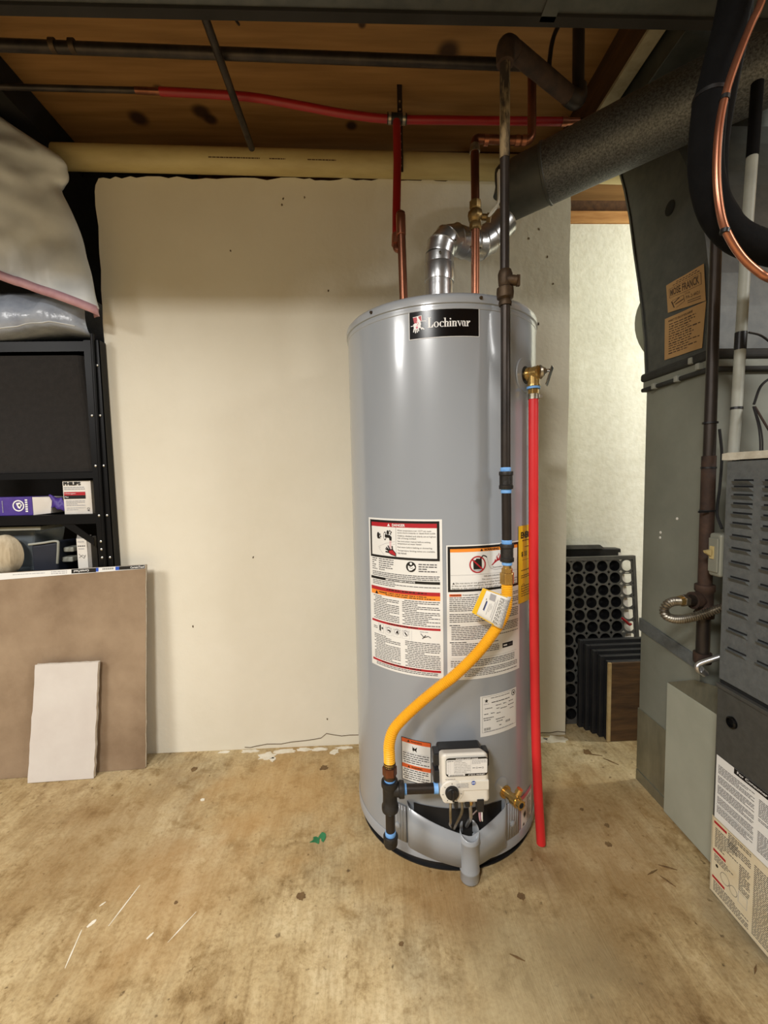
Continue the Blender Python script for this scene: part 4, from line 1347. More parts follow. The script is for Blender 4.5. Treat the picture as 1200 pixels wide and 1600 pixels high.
# lower sockets, igniter and sensor leads
for (x0, x1, z0, z1) in ((0.1750, 0.1830, 0.247, 0.262), (0.2250, 0.2395, 0.236, 0.264), (0.1990, 0.2090, 0.249, 0.258)):
    MB().box(x0, x1, 0.8830, 0.902, z0, z1).build('socket', M['black'], valve, bevel=0.001)
LZ = 0.128
MB().tube(curve([(0.171, 0.905, 0.256), (0.170, 0.905, 0.225), (0.172, 0.915, 0.190), (0.176, 0.945, 0.160), (0.186, 0.972, LZ)], 8), 0.0030, 10).build('pilot_tube', M['solder'], wh)
MB().tube(curve([(0.194, 0.900, 0.258), (0.195, 0.902, 0.225), (0.188, 0.925, 0.180), (0.190, 0.968, LZ)], 8), 0.0032, 10).build('pilot_tube', M['steel'], wh)
q = MB()
q.tube(curve([(0.213, 0.905, 0.258), (0.214, 0.905, 0.235), (0.219, 0.920, 0.195), (0.222, 0.955, 0.155), (0.222, 0.975, LZ)], 8), 0.0042, 10)
q.build('burner_tube', M['alu'], wh)
q = MB()
q.cyl((0.2135, 0.905, 0.252), (0.2138, 0.905, 0.240), 0.0075, n=6, flat=True)
q.build('compression_nut', M['brass'], wh, bevel=0.0006)
for i, (dx, ink) in enumerate(((0.0, 'pink'), (0.006, 'white'))):
    MB().tube(curve([(0.2300 + dx, 0.888, 0.246), (0.2295 + dx, 0.884, 0.225), (0.2330 + dx * 0.6, 0.888, 0.213), (0.2375, 0.905, 0.225), (0.2385, 0.935, 0.20), (0.236, 0.975, 0.155)], 8), 0.0015, 8).build('lead_wire', M[ink], wh)

# drain valve
a = 25.5
dv = Vector((math.sin(R_(a)), -math.cos(R_(a)), 0))
o_ = Vector((TX, TY, 0.186)) + dv * (TR - 0.002)
q = MB()
q.tube([o_, o_ + dv * 0.006, o_ + dv * 0.006, o_ + dv * 0.030, o_ + dv * 0.030, o_ + dv * 0.046, o_ + dv * 0.046, o_ + dv * 0.058], [0.016, 0.016, 0.010, 0.010, 0.0135, 0.0135, 0.0105, 0.0115], 22)
dr = q.build('drain_valve', M['brass'], wh, label='brass drain valve')
MB().cyl(o_ + dv * 0.0581, o_ + dv * 0.0586, 0.0065, n=18).build('outlet_hole', M['slot'], dr)
side = Vector((dv.y * -1, dv.x, 0))
q = MB()
st_ = o_ + dv * 0.036
q.cyl(st_, st_ + Vector((0.008, -0.002, 0.020)), 0.006, n=14)
q.cyl(st_ + Vector((0.007, -0.002, 0.018)), st_ + Vector((0.012, -0.003, 0.029)), 0.0085, 0.0075, n=12, flat=True)
q.build('stem_screw', M['brass'], dr)

# relief valve with lever
a = 43.0
dv = Vector((math.sin(R_(a)), -math.cos(R_(a)), 0))
o_ = Vector((TX, TY, 1.205)) + dv * TR
q = MB()
q.tube([o_ - dv * 0.001, o_ + dv * 0.003], [0.0215, 0.0205], 26)
rv = q.build('valve_rosette', M['black'], wh, label='black rosette behind the relief valve')
q = MB()
q.tube([o_, o_ + dv * 0.007, o_ + dv * 0.007, o_ + dv * 0.014, o_ + dv * 0.014, o_ + dv * 0.034, o_ + dv * 0.037], [0.0125, 0.0125, 0.0165, 0.0165, 0.0150, 0.0170, 0.0140], 20)
cB = o_ + dv * 0.0215
q.tube([cB, cB + Vector((0, 0, -0.026)), cB + Vector((0, 0, -0.026)), cB + Vector((0, 0, -0.030))], [0.0145, 0.0135, 0.0150, 0.0150], 20)
rv = q.build('relief_valve', M['brass'], wh, label='brass relief valve')
q = MB()
q.tube([o_ + dv * 0.035 + Vector((0, 0, 0.001)), o_ + dv * 0.038 + Vector((0.001, 0.002, 0.001)), o_ + dv * 0.045 + Vector((0.006, 0.008, 0.003)), o_ + dv * 0.047 + Vector((0.008, 0.010, 0.004))], [0.0150, 0.0165, 0.0115, 0.006], 20)
q.build('bonnet', M['solder'], rv)
l0 = o_ + dv * 0.047 + Vector((0.019, 0.014, 0.006))
q = MB()
rot = Matrix.Rotation(R_(-24), 3, 'Y')
for dz in (0,):
    q.box(l0.x - 0.0012, l0.x + 0.0012, l0.y - 0.0075, l0.y + 0.0075, l0.z - 0.036, l0.z + 0.010, rot=Matrix.Rotation(R_(18), 3, 'Y') @ Matrix.Rotation(R_(-40), 3, 'Z'))
q.build('lever', M['chrome'], rv, bevel=0.0008)
q = MB()
q.cyl(o_ + dv * 0.044 + Vector((0.006, 0.008, 0.003)), l0, 0.004, n=10)
q.build('lever_pin', M['chrome'], rv)

# red discharge tube below it
hx, hy = cB.x, cB.y
rh = thing('discharge_tube', 'straight red plastic tube hanging from the brass valve beside the tank', 'tube', (0.425, hy, 0.0))
zt = cB.z - 0.030
pts_ = curve([(hx, hy, zt - 0.022), (hx + 0.001, hy, 0.95), (hx + 0.003, hy, 0.70), (hx + 0.010, hy + 0.004, 0.38), (hx + 0.017, hy + 0.006, 0.19), (hx + 0.028, hy + 0.006, 0.012)], 8)
MB().tube(pts_, 0.0115, 20).build('tube', M['hose'], rh)
MB().tube([(hx, hy, zt - 0.001), (hx, hy, zt - 0.006)], 0.0155, 20).build('tape_wrap', M['tape'], rh, label='blue tape wrap')
MB().cyl((hx, hy, zt - 0.006), (hx, hy, zt - 0.018), 0.0130, n=6, flat=True).build('nut', M['brass'], rh, bevel=0.001)
MB().tube([(hx, hy, zt - 0.018), (hx, hy, zt - 0.030)], 0.0128, 20).build('crimp_sleeve', M['solder'], rh)
MB().box(hx + 0.010, hx + 0.018, hy - 0.010, hy - 0.002, zt - 0.029, zt - 0.020).build('clamp_ear', M['solder'], rh, bevel=0.001)

# ================================================================== GAS LINE
GX, GY = 0.3105, 0.955
gl = thing('gas_pipe', 'black iron gas pipe dropping in front of the tank from the ceiling', 'pipe', (GX, GY, 0.77))
MB().tube([(GX, GY, 1.335), (GX, GY, 0.978)], 0.0106, 18).build('pipe', M['iron'], gl)
MB().tube([(GX + 0.0015, GY, 0.932), (GX + 0.0025, GY, 0.812)], 0.0106, 18).build('pipe', M['iron'], gl)
MB().tube([(GX - 0.002, GY, 1.385), (GX - 0.002, GY, 1.63)], 0.0098, 18).build('riser', M['iron'], gl)
MB().tube([(GX - 0.002, GY, 1.63), (GX - 0.001, GY, 1.83)], 0.0106, 18).build('scaly_riser', M['scaly'], gl, label='scaly pale section of riser')


def coupling(name, x, y, z0, z1, r, m, parent):
    h_ = z1 - z0
    q = MB()
    q.lathe([(r * 0.75, 0), (r, 0), (r, 0), (r * 1.04, h_ * 0.06), (r * 1.04, h_ * 0.20), (r * 0.90, h_ * 0.26), (r * 0.88, h_ * 0.5), (r * 0.90, h_ * 0.74), (r * 1.04, h_ * 0.80), (r * 1.04, h_ * 0.94), (r, h_), (r, h_), (r * 0.75, h_)], (x, y, z0), n=28)
    for t in (40, 160, 280):
        s_, c_ = math.sin(R_(t)), -math.cos(R_(t))
        q.box(x + r * 0.9 * s_ - 0.0018, x + r * 0.9 * s_ + 0.0018, y + r * 0.9 * c_ - 0.0018, y + r * 0.9 * c_ + 0.0018, z0 + h_ * 0.08, z1 - h_ * 0.08)
    return q.build(name, m, parent)


def tape(x, y, z0, z1, r, parent):
    MB().tube([(x, y, z0), (x, y, z0 + 0.001), (x, y, z1 - 0.001), (x, y, z1)], [r * 0.97, r, r, r * 0.97], 20).build('tape_wrap', M['tape'], parent, label='blue thread tape')


tape(GX, GY, 0.974, 0.983, 0.0116, gl)
coupling('coupling', GX + 0.001, GY, 0.935, 0.974, 0.0150, M['fitting'], gl)
tape(GX + 0.001, GY, 0.926, 0.935, 0.0116, gl)
tape(GX + 0.0025, GY, 0.812, 0.821, 0.0116, gl)
coupling('coupling', GX + 0.003, GY, 0.772, 0.812, 0.0150, M['fitting'], gl)
tape(GX + 0.003, GY, 0.764, 0.772, 0.0116, gl)
# old union / gas cock above the tank
q = MB()
q.lathe([(0.009, 0), (0.0135, 0), (0.0135, 0), (0.0145, 0.006), (0.0120, 0.012), (0.0180, 0.016), (0.0190, 0.026), (0.0180, 0.036), (0.0125, 0.040), (0.0150, 0.046), (0.0160, 0.064), (0.0140, 0.070), (0.0125, 0.074), (0.009, 0.076)],
        (GX - 0.001, GY, 1.330), n=10)
uc = q.build('gas_cock', M['brownfit'], gl, label='old brown gas cock')
q = MB()
q.cyl((GX + 0.002, GY - 0.004, 1.382), (GX + 0.022, GY - 0.010, 1.378), 0.0115, 0.0105, n=14)
q.box(GX + 0.020, GX + 0.027, GY - 0.014, GY - 0.006, 1.367, 1.389)
q.build('plug', M['brownfit'], uc)
# elbow and offset under the ceiling
q = MB()
q.tube(bend([(GX - 0.001, GY, 1.815), (GX - 0.001, GY, 1.858), (GX + 0.035, GY + 0.025, 1.858)], 0.024, 8), [0.0175] + [0.0185] * 9 + [0.0175], 20)
q.build('elbow', M['rust'], gl)
MB().tube([(GX + 0.028, GY + 0.020, 1.858), (0.512, 1.080, 1.853)], 0.0185, 20).build('offset_pipe', M['rust'], gl)
q = MB()
q.tube(bend([(0.495, 1.070, 1.853), (0.528, 1.086, 1.852), (0.528, 1.086, 1.885)], 0.022, 8), [0.019] + [0.0205] * 9 + [0.019], 20)
q.build('elbow', M['iron'], gl)
MB().tube([(0.528, 1.086, 1.875), (0.5275, 1.086, 2.19)], 0.0135, 18).build('upper_riser', M['iron'], gl)
MB().tube(curve([(0.447, 1.055, 1.872), (0.452, 1.07, 1.93), (0.470, 1.075, 2.0), (0.520, 1.05, 2.06)], 8), 0.0052, 10).build('hanger_wire', M['iron'], gl)

# yellow flexible connector with its nuts
yc = thing('flexible_gas_connector', 'yellow corrugated gas hose curving across the front of the tank', 'hose', (0.19, 0.945, 0.3))
path = curve([(0.3135, 0.955, 0.726), (0.3135, 0.955, 0.700), (0.3115, 0.952, 0.672), (0.303, 0.950, 0.646), (0.285, 0.947, 0.619), (0.243, 0.945, 0.567), (0.191, 0.945, 0.517),
              (0.153, 0.945, 0.489), (0.109, 0.945, 0.454), (0.070, 0.943, 0.420), (0.048, 0.939, 0.396), (0.0385, 0.935, 0.368), (0.0380, 0.932, 0.345), (0.0382, 0.931, 0.316)], 12)
dense = resample(path, 0.0011)
rad = [0.0122 + 0.0010 * math.sin(2 * PI * i / 4) for i in range(len(dense))]
MB().tube(dense, rad, 16).build('hose', M['yhose'], yc)
q = MB()
q.tube([(0.3135, 0.955, 0.764), (0.3135, 0.955, 0.752)], 0.0095, 16)
q.cyl((0.3135, 0.955, 0.757), (0.3135, 0.955, 0.744), 0.0128, n=6, flat=True)
q.build('fitting', M['brass'], yc, bevel=0.0008)
MB().cyl((0.3135, 0.955, 0.747), (0.3135, 0.955, 0.721), 0.0165, n=6, flat=True).build('flare_nut', M['brass'], yc, bevel=0.0015)
MB().tube([(0.0385, 0.932, 0.326), (0.038, 0.931, 0.300), (0.038, 0.931, 0.290)], [0.0135, 0.0145, 0.0140], 16).build('ferrule', M['brownfit'], yc)
MB().cyl((0.038, 0.931, 0.318), (0.038, 0.931, 0.298), 0.0168, n=6, flat=True).build('flare_nut', M['copper'], yc, bevel=0.0015)
# paper tag wrapped round the hose
tg = MB()
NU, NV = 14, 6
cTL, cTR, cBR, cBL = Vector((0.2520, 0.9265, 0.7190)), Vector((0.3200, 0.9310, 0.6930)), Vector((0.2985, 0.9260, 0.6215)), Vector((0.2270, 0.9265, 0.6650))


def tagfn(u, v, off):
    # flat sheet whose right end curls back round the hose
    P = (cTL * (1 - u) + cTR * u) * (1 - v) + (cBL * (1 - u) + cBR * u) * v
    back = max(0.0, u - 0.80) / 0.20
    return P + Vector((0.004 * back, 0.022 * back * back + 0.006 * (1 - u) ** 2 - off, 0))


vs = [tagfn(i / NU, j / NV, 0) for i in range(NU + 1) for j in range(NV + 1)]
tg.add(vs, [(i * (NV + 1) + j, i * (NV + 1) + j + 1, (i + 1) * (NV + 1) + j + 1, (i + 1) * (NV + 1) + j) for i in range(NU) for j in range(NV)], 0, True)
tag = tg.build('paper_tag', M['paper'], yc, solid=0.0005, fix=False, label='white paper tag with yellow margin')
p = Print(lambda u, v, o: tagfn(u, v, o + 0.0005), 31, step=0.1)
p.rect(0.0, 0.0, 0.13, 1.0, I_Y)
p.rect(0.0, 0.0, 0.80, 0.03, I_Y)
p.rect(0.0, 0.97, 0.66, 1.0, I_Y)
p.poly([(0.28, 0.08), (0.46, 0.08), (0.48, 0.30), (0.30, 0.30)], I_LG)
for (u0, u1, v0, v1, ink) in [(0.24, 0.275, 0.38, 0.72, I_G), (0.27, 0.285, 0.40, 0.74, I_B), (0.22, 0.235, 0.30, 0.36, I_K), (0.36, 0.37, 0.42, 0.82, I_LG), (0.40, 0.41, 0.40, 0.70, I_LG), (0.44, 0.45, 0.45, 0.60, I_LG),
                              (0.50, 0.51, 0.30, 0.85, I_LG), (0.55, 0.565, 0.2, 0.9, I_LG)]:
    p.rect(u0, v0, u1, v1, ink)
for i in range(7):
    u0 = 0.62 + i * 0.045
    v = 0.10
    while v < 0.92:
        L = p.rnd.uniform(0.05, 0.16)
        p.rect(u0, v, u0 + 0.018, min(v + L, 0.94), I_G if i < 3 else I_LG)
        v += L + 0.03
p.build(tag, 'print')

# drip leg, tee and nipple to the valve
dl = thing('gas_drip_leg', 'black iron tee and drip leg with capped end in front of the tank', 'pipe fitting', (0.037, 0.931, 0.13))
tape(0.038, 0.931, 0.283, 0.291, 0.0128, dl)
q = MB()
q.lathe([(0.012, 0), (0.0185, 0), (0.0185, 0), (0.0192, 0.004), (0.0192, 0.012), (0.0165, 0.016), (0.0160, 0.036), (0.0165, 0.055), (0.0192, 0.059), (0.0192, 0.067), (0.0185, 0.071), (0.0185, 0.071), (0.012, 0.071)], (0.0375, 0.931, 0.214), n=28)
q.lathe([(0.014, 0.0), (0.0150, 0.014), (0.0158, 0.019), (0.0185, 0.021), (0.0188, 0.030), (0.0180, 0.032), (0.0180, 0.032), (0.010, 0.032)], (0.0375, 0.931, 0.262), (1, 0, 0), 26)
q.build('tee', M['fitting'], dl)
MB().tube([(0.069, 0.931, 0.262), (0.075, 0.931, 0.262)], 0.0118, 20).build('tape_wrap', M['tape'], dl, label='blue thread tape')
MB().tube([(0.074, 0.931, 0.262), (0.139, 0.931, 0.261)], 0.0108, 20).build('nipple', M['iron'], dl)
MB().tube([(0.137, 0.931, 0.261), (0.147, 0.931, 0.261)], 0.0120, 20).build('tape_wrap', M['tape'], dl, label='blue thread tape')
tape(0.0372, 0.931, 0.208, 0.215, 0.0118, dl)
MB().tube([(0.0372, 0.931, 0.210), (0.0370, 0.931, 0.160)], 0.0108, 20).build('nipple', M['iron'], dl)
tape(0.0370, 0.931, 0.153, 0.164, 0.0122, dl)
q = MB()
q.lathe([(0.0, 0), (0.012, 0.0005), (0.0150, 0.004), (0.0160, 0.008), (0.0160, 0.018), (0.0168, 0.020), (0.0168, 0.026), (0.0155, 0.028), (0.0155, 0.028), (0.0115, 0.028)], (0.0370, 0.931, 0.1265), n=24)
q.build('end_cap', M['fitting'], dl)

# ================================================================== FURNACE SIDE
FX = 0.835
rd = thing('return_duct', 'tall grey sheet metal duct standing behind the furnace cabinet', 'duct', (1.05, 1.15, 0))
MB().box(FX, 1.36, 1.035, 1.272, 0.03, 1.205).build('duct_body', M['duct'], rd, bevel=0.002)
MB().box(FX - 0.003, 1.36, 1.03, 1.276, 0.0, 0.034).build('base_strip', M['galvp'], rd, bevel=0.001)
MB().box(FX - 0.0035, FX + 0.002, 1.135, 1.2725, 0.040, 0.235).build('bare_panel', M['galvp'], rd, label='bare metal panel near the floor')
MB().hexa([(FX - 0.006, 1.033, 0.462), (FX + 0.002, 1.033, 0.462), (FX + 0.002, 1.274, 0.484), (FX - 0.006, 1.274, 0.484),
           (FX - 0.006, 1.033, 0.496), (FX + 0.002, 1.033, 0.496), (FX + 0.002, 1.274, 0.522), (FX - 0.006, 1.274, 0.522)]).build('drive_cleat', M['cab'], rd, bevel=0.001)
MB().box(1.10, 1.36, 1.029, 1.0355, 1.16, 1.2).build('front_flange', M['ductd'], rd)
# flexible joint: two black canvas collars with clips
MB().box(FX - 0.014, 1.37, 1.018, 1.284, 1.232, 1.256).build('collar', M['canvas'], rd, bevel=0.008, seg=3, label='black canvas collar')
MB().box(FX - 0.006, 1.365, 1.026, 1.279, 1.214, 1.233).build('metal_band', M['duct'], rd, bevel=0.001)
MB().box(FX - 0.012, 1.37, 1.020, 1.282, 1.203, 1.2145).build('collar', M['canvas'], rd, bevel=0.004, seg=3, label='thin black canvas collar')
for (yy, zz) in ((1.22, 1.209), (1.13, 1.209), (1.055, 1.222), (1.08, 1.242)):
    MB().box(FX - 0.018, FX - 0.004, yy - 0.006, yy + 0.006, zz - 0.008, zz + 0.008).build('clip', M['gpvc'], rd, bevel=0.002)
for (yy, zz) in ((1.195, 0.78), (1.194, 0.795), (1.13, 0.84)):
    MB().lathe([(0.004, 0), (0.0035, 0.0015), (0, 0.002)], (FX, yy, zz), (-1, 0, 0), 10).build('paint_drip', M['card'], rd)

# S-shaped transition above
far = [(1.274, 1.256), (1.284, 1.36), (1.300, 1.45), (1.318, 1.53), (1.343, 1.63), (1.370, 1.75), (1.400, 1.85), (1.440, 1.95), (1.458, 2.0)]
near = [(1.036, 1.256), (1.040, 1.36), (1.048, 1.44), (1.062, 1.52), (1.082, 1.60), (1.110, 1.68), (1.140, 1.75), (1.18, 1.83), (1.24, 1.92)]
outline = [(FX, y, z) for y, z in far] + [(FX, y, z) for y, z in reversed(near)]
td = thing('transition_duct', 'dark curved sheet metal duct rising above the grey one', 'duct', (1.05, 1.15, 1.256))
MB().prism(outline, (0.5, 0, 0)).build('duct_body', M['ductd'], td, bevel=0.002)
q = MB()
for pr_ in (far, near):
    for (a, b), (c, d_) in zip(pr_, pr_[1:]):
        q.hexa([(FX - 0.004, a - 0.004, b), (FX + 0.004, a - 0.004, b), (FX + 0.004, a + 0.004, b), (FX - 0.004, a + 0.004, b),
                (FX - 0.004, c - 0.004, d_), (FX + 0.004, c - 0.004, d_), (FX + 0.004, c + 0.004, d_), (FX - 0.004, c + 0.004, d_)])
q2 = MB()
n1 = len(q.v) // 2
q1 = MB()
for pr_, nm in ((far, 'far'), (near, 'near')):
    q = MB()
    for (a, b), (c, d_) in zip(pr_, pr_[1:]):
        q.hexa([(FX - 0.003, a - 0.004, b), (FX + 0.004, a - 0.004, b), (FX + 0.004, a + 0.003, b), (FX - 0.003, a + 0.003, b),
                (FX - 0.003, c - 0.004, d_), (FX + 0.004, c - 0.004, d_), (FX + 0.004, c + 0.003, d_), (FX - 0.003, c + 0.003, d_)])
    q.build('seam', M['ductd'], td)
MB().cyl((FX - 0.0012, 1.191, 1.673), (FX + 0.004, 1.191, 1.673), 0.0185, n=24).build('round_hole', M['slot'], td, label='round black hole')
MB().lathe([(0.0, 0.14), (0.133, 0.14), (0.14, 0.133), (0.14, 0.0)], (1.035, 1.30, 1.455), (0, 1, 0), 40).build('takeoff_collar', M['duct'], td, label='grey round take-off behind')
# two kraft paper tags pasted on it
fn = on_plane((FX - 0.0006, 1.197, 1.480), (0, -1, 0), (0, 0, -1))


def tagface(corners, seed):
    c = [Vector((FX - 0.0012, y, z)) for y, z in corners]        # top left, top right, bottom right, bottom left

    def f(u, v, off):
        P = (c[0] * (1 - u) + c[1] * u) * (1 - v) + (c[3] * (1 - u) + c[2] * u) * v
        return P + Vector((-off - 0.0004 - 0.0015 * math.sin(u * 5 + seed) ** 2, 0, 0))
    return f


f1 = tagface([(1.196, 1.474), (1.062, 1.468), (1.052, 1.377), (1.186, 1.398)], 0.4)
f2 = tagface([(1.196, 1.385), (1.052, 1.376), (1.060, 1.268), (1.193, 1.274)], 1.2)
for f_, nm, lab in ((f1, 'paper_tag', 'upper kraft paper installer tag'), (f2, 'paper_tag', 'lower kraft paper instruction tag')):
    q = MB()
    vs = []
    for i in range(9):
        for j in range(3):
            vs.append(f_(i / 8, j / 2, 0))
    q.add(vs, [(i * 3 + j, i * 3 + j + 1, i * 3 + j + 4, i * 3 + j + 3) for i in range(8) for j in range(2)], 0, True)
    t_ = q.build(nm, M['kraft'], td, fix=False, label=lab)
    p = Print(f_, 41, step=0.2)
    if f_ is f1:
        p.frame(0.08, 0.19, 0.93, 0.52, 0.012, I_BR)
        p.text('MOSE FRANCK', 0.12, 0.23, 0.24, I_BR, w=0.76, bold=0.02)
        for r_, (u0, u1) in ((0.06, (0.3, 0.8)), (0.12, (0.2, 0.85))):
            u = u0
            while u < u1:
                p.rect(u, r_, u + 0.06, r_ + 0.025, I_BR)
                u += 0.08
        p.text('PA-2-4421', 0.52, 0.66, 0.10, I_BR, w=0.36)
        p.text('LOCAL', 0.50, 0.56, 0.05, I_BR, w=0.14)
        p.poly([(0.12, 0.66), (0.16, 0.66), (0.22, 0.90), (0.19, 0.90)], I_BR)
        p.line([(0.20, 0.74), (0.36, 0.62)], 0.03, I_BR)
        p.line([(0.24, 0.80), (0.46, 0.72)], 0.03, I_BR)
        p.line([(0.16, 0.64), (0.46, 0.60), (0.48, 0.80), (0.26, 0.92)], 0.012, I_BR)
        for r_ in (0.82, 0.88):
            p.rect(0.55, r_, 0.9, r_ + 0.02, I_BR)
    else:
        p.text('WHAT TO DO IF YOU HAVE', 0.10, 0.07, 0.055, I_BR, w=0.62, bold=0.02)
        v = 0.17
        r2 = random.Random(5)
        while v < 0.92:
            u = 0.12
            end = r2.uniform(0.6, 0.92)
            while u < end:
                L = r2.uniform(0.04, 0.12)
                p.rect(u, v, min(u + L, end), v + (0.022 if r2.random() < 0.8 else 0.03), I_BR)
                u += L + 0.02
            v += 0.058
    p.build(t_, 'print')

# filter cabinet panel
fx_ = thing('filter_cabinet', 'low pale grey metal box beside the furnace door with dusty sloping top', 'cabinet', (0.93, 1.02, 0))
x0, x1 = 0.823, 0.99
q = MB()
A_ = [(x0, 1.134, 0.0), (x0, 0.906, 0.0), (x1, 0.906, 0.0), (x1, 1.134, 0.0)]
T_ = [(x0, 1.134, 0.383), (x0, 0.906, 0.392), (x1, 0.906, 0.470), (x1, 1.134, 0.445)]
q = MB()
q.box(x0, FX - 0.0045, 0.908, 1.134, 0.006, 0.384)
q.box(FX - 0.0045, 0.99, 0.908, 1.0295, 0.006, 0.384)
q = MB()
q.prism([(x0, 1.134, 0.006), (x0, 0.908, 0.006), (x0, 0.908, 0.386), (x0, 1.134, 0.383)], (0.0075, 0, 0))
q.build('side_panel', M['plate'], fx_, bevel=0.001)
q = MB()
q.hexa([(x0 + 0.0076, 0.908, 0.006), (0.99, 0.908, 0.006), (0.99, 1.0285, 0.006), (x0 + 0.0076, 1.0285, 0.006),
        (x0 + 0.0076, 0.908, 0.386), (0.99, 0.908, 0.452), (0.99, 1.0285, 0.452), (x0 + 0.0076, 1.0285, 0.386)])
q.build('sloping_top', M['plate'], fx_)
q = MB()
q.prism([(x0 + 0.001, 1.134, 0.3835), (x0 + 0.001, 0.908, 0.3865), (x0 + 0.012, 0.945, 0.455), (x0 + 0.009, 1.05, 0.430)], (0.002, 0, 0))
q.build('bent_flange', M['galvp'], fx_)
MB().box(x0 - 0.0008, x0 + 0.001, 0.922, 0.928, 0.345, 0.362).build('orange_mark', INK[I_DR], fx_, label='small orange sticker')

# furnace cabinet
CX, CY0, CY1 = 0.770, 0.34, 0.900
fu = thing('furnace', 'dark grey furnace cabinet with louvred upper door and white instruction labels', 'furnace', (1.02, 0.62, 0))
MB().box(CX + 0.012, 1.34, CY0, CY1 + 0.002, 0.0, 0.988).build('cabinet', M['cab'], fu, bevel=0.002)
ud = MB()
ud.box(CX, CX + 0.0118, CY0, CY1, 0.508, 0.985)
upper = ud.build('upper_door', M['cab'], fu, bevel=0.002)
lo = MB()
lo.box(CX - 0.002, CX + 0.0118, CY0, CY1, 0.006, 0.490)
lower = lo.build('lower_door', M['cab2'], fu, bevel=0.002)
MB().box(CX - 0.006, CX + 0.0118, CY0, CY1 + 0.001, 0.4905, 0.4985).build('door_lip', M['cab2'], fu, bevel=0.001)
MB().box(CX + 0.004, CX + 0.0118, CY0, CY1, 0.4986, 0.5078).build('door_gap', M['slot'], fu)
q = MB()
q.box(CX - 0.003, 1.34, CY1 - 0.030, CY1 + 0.010, 0.9881, 1.003)
q.box(CX - 0.003, CX + 0.020, CY0, CY1 - 0.030, 0.9881, 1.003)
q = MB()
n_ = 34
vs = []
for i in range(n_ + 1):
    y = CY0 + (CY1 + 0.008 - CY0) * i / n_
    w1, w2 = 0.0018 * noise.noise(Vector((i * 0.9, 0, 0))), 0.0025 * noise.noise(Vector((i * 0.8, 5, 0)))
    vs += [(CX - 0.004, y, 0.9875 + w2), (CX + 0.03, y, 0.9885), (CX + 0.03, y, 1.004 + w1), (CX - 0.004, y, 1.0025 + w1)]
fs = []
for i in range(n_):
    for j in range(4):
        fs.append((4 * i + j, 4 * i + (j + 1) % 4, 4 * i + 4 + (j + 1) % 4, 4 * i + 4 + j))
fs += [(0, 1, 2, 3), (4 * n_ + 3, 4 * n_ + 2, 4 * n_ + 1, 4 * n_)]
q.add(vs, fs)
q.build('insulation_edge', M['insul'], fu, label='pale insulation along the top edge')
louvz = [0.947, 0.934, 0.917, 0.899, 0.879, 0.858, 0.832, 0.805, 0.776, 0.743, 0.709, 0.672, 0.631, 0.588]
proto = None
for c in range(4):
    yb = 0.879 - c * 0.0705
    for zz in louvz:
        if proto is None:
            q = MB()
            y0, y1 = yb, yb - 0.046
            # dark slot above, pressed lip below it
            q.add([(CX - 0.0004, y0, zz), (CX - 0.0004, y1, zz), (CX - 0.0004, y1, zz - 0.0040), (CX - 0.0004, y0, zz - 0.0040)], [(0, 1, 2, 3)], 1)
            q.add([(CX - 0.0005, y0 + 0.001, zz - 0.012), (CX - 0.0005, y1 - 0.001, zz - 0.012), (CX - 0.0085, y1 + 0.002, zz - 0.0036), (CX - 0.0085, y0 - 0.002, zz - 0.0036),
                   (CX + 0.001, y1 + 0.001, zz - 0.0034), (CX + 0.001, y0 - 0.001, zz - 0.0034)],
                  [(0, 1, 2, 3), (3, 2, 4, 5), (0, 3, 5), (1, 4, 2), (0, 5, 4, 1)], 0)
            proto = q.build('louvre_slat', [M['cab'], M['slot']], upper, fix=False)
            pz, pyb = zz, yb
        else:
            o = proto.copy()
            C.objects.link(o)
            o.parent = upper
            o.location = (0, yb - pyb, zz - pz)
q = MB()
q.lathe([(0.0125, 0.0), (0.0125, 0.0045), (0.0095, 0.0065), (0.0085, 0.002), (0.0, 0.0015)], (CX - 0.002, 0.857, 0.430), (-1, 0, 0), 26)
q.build('plug', M['glossb'], lower, label='black plastic hole plug')
# labels on the lower door
W_, H_ = 0.36, 0.150
fn = on_plane((CX - 0.0030, 0.893, 0.336), (0, -1, 0), (0, 0, -1))
lb = sticker('instruction_label', fn, W_, H_, M['paper'], lower, 0.1, label='white instruction label with grey print')
p = Print(fn, 51)
p.rect(0.046, 0.0, W_, 0.012, I_K)
p.text('For Consumer Safety Information', 0.054, 0.002, 0.0075, I_W, w=0.16, bold=0.015)
for (v0, v1) in ((0.020, 0.040), (0.045, 0.062), (0.067, 0.088), (0.093, 0.110), (0.115, 0.132)):
    p.para(0.006, v0, 0.096, v1, 0.0034, I_G, full=0.75, thick=0.48, word=(0.003, 0.008))
for (v0, v1) in ((0.024, 0.060), (0.064, 0.072), (0.090, 0.135)):
    p.para(0.106, v0, 0.215, v1, 0.0034, I_G, full=0.75, thick=0.48, word=(0.003, 0.008))
    p.para(0.230, v0, 0.345, v1, 0.0034, I_G, full=0.75, thick=0.48, word=(0.003, 0.008))
p.rect(0.004, 0.112, 0.098, 0.1126, I_G)
p.build(lb)
W_, H_ = 0.37, 0.180
fn = on_plane((CX - 0.0036, 0.898, 0.190), (0, -1, 0), (0, 0, -1))
lb = sticker('instruction_label', fn, W_, H_, M['cream'], lower, 0.1, label='stained cream instruction label with red bars')
p = Print(fn, 52)
p.frame(0.002, 0.001, W_, H_ - 0.001, 0.0006, I_G)
for v0 in (0.008, 0.074, 0.138):
    p.rect(0.006, v0, 0.040, v0 + 0.006, I_R)
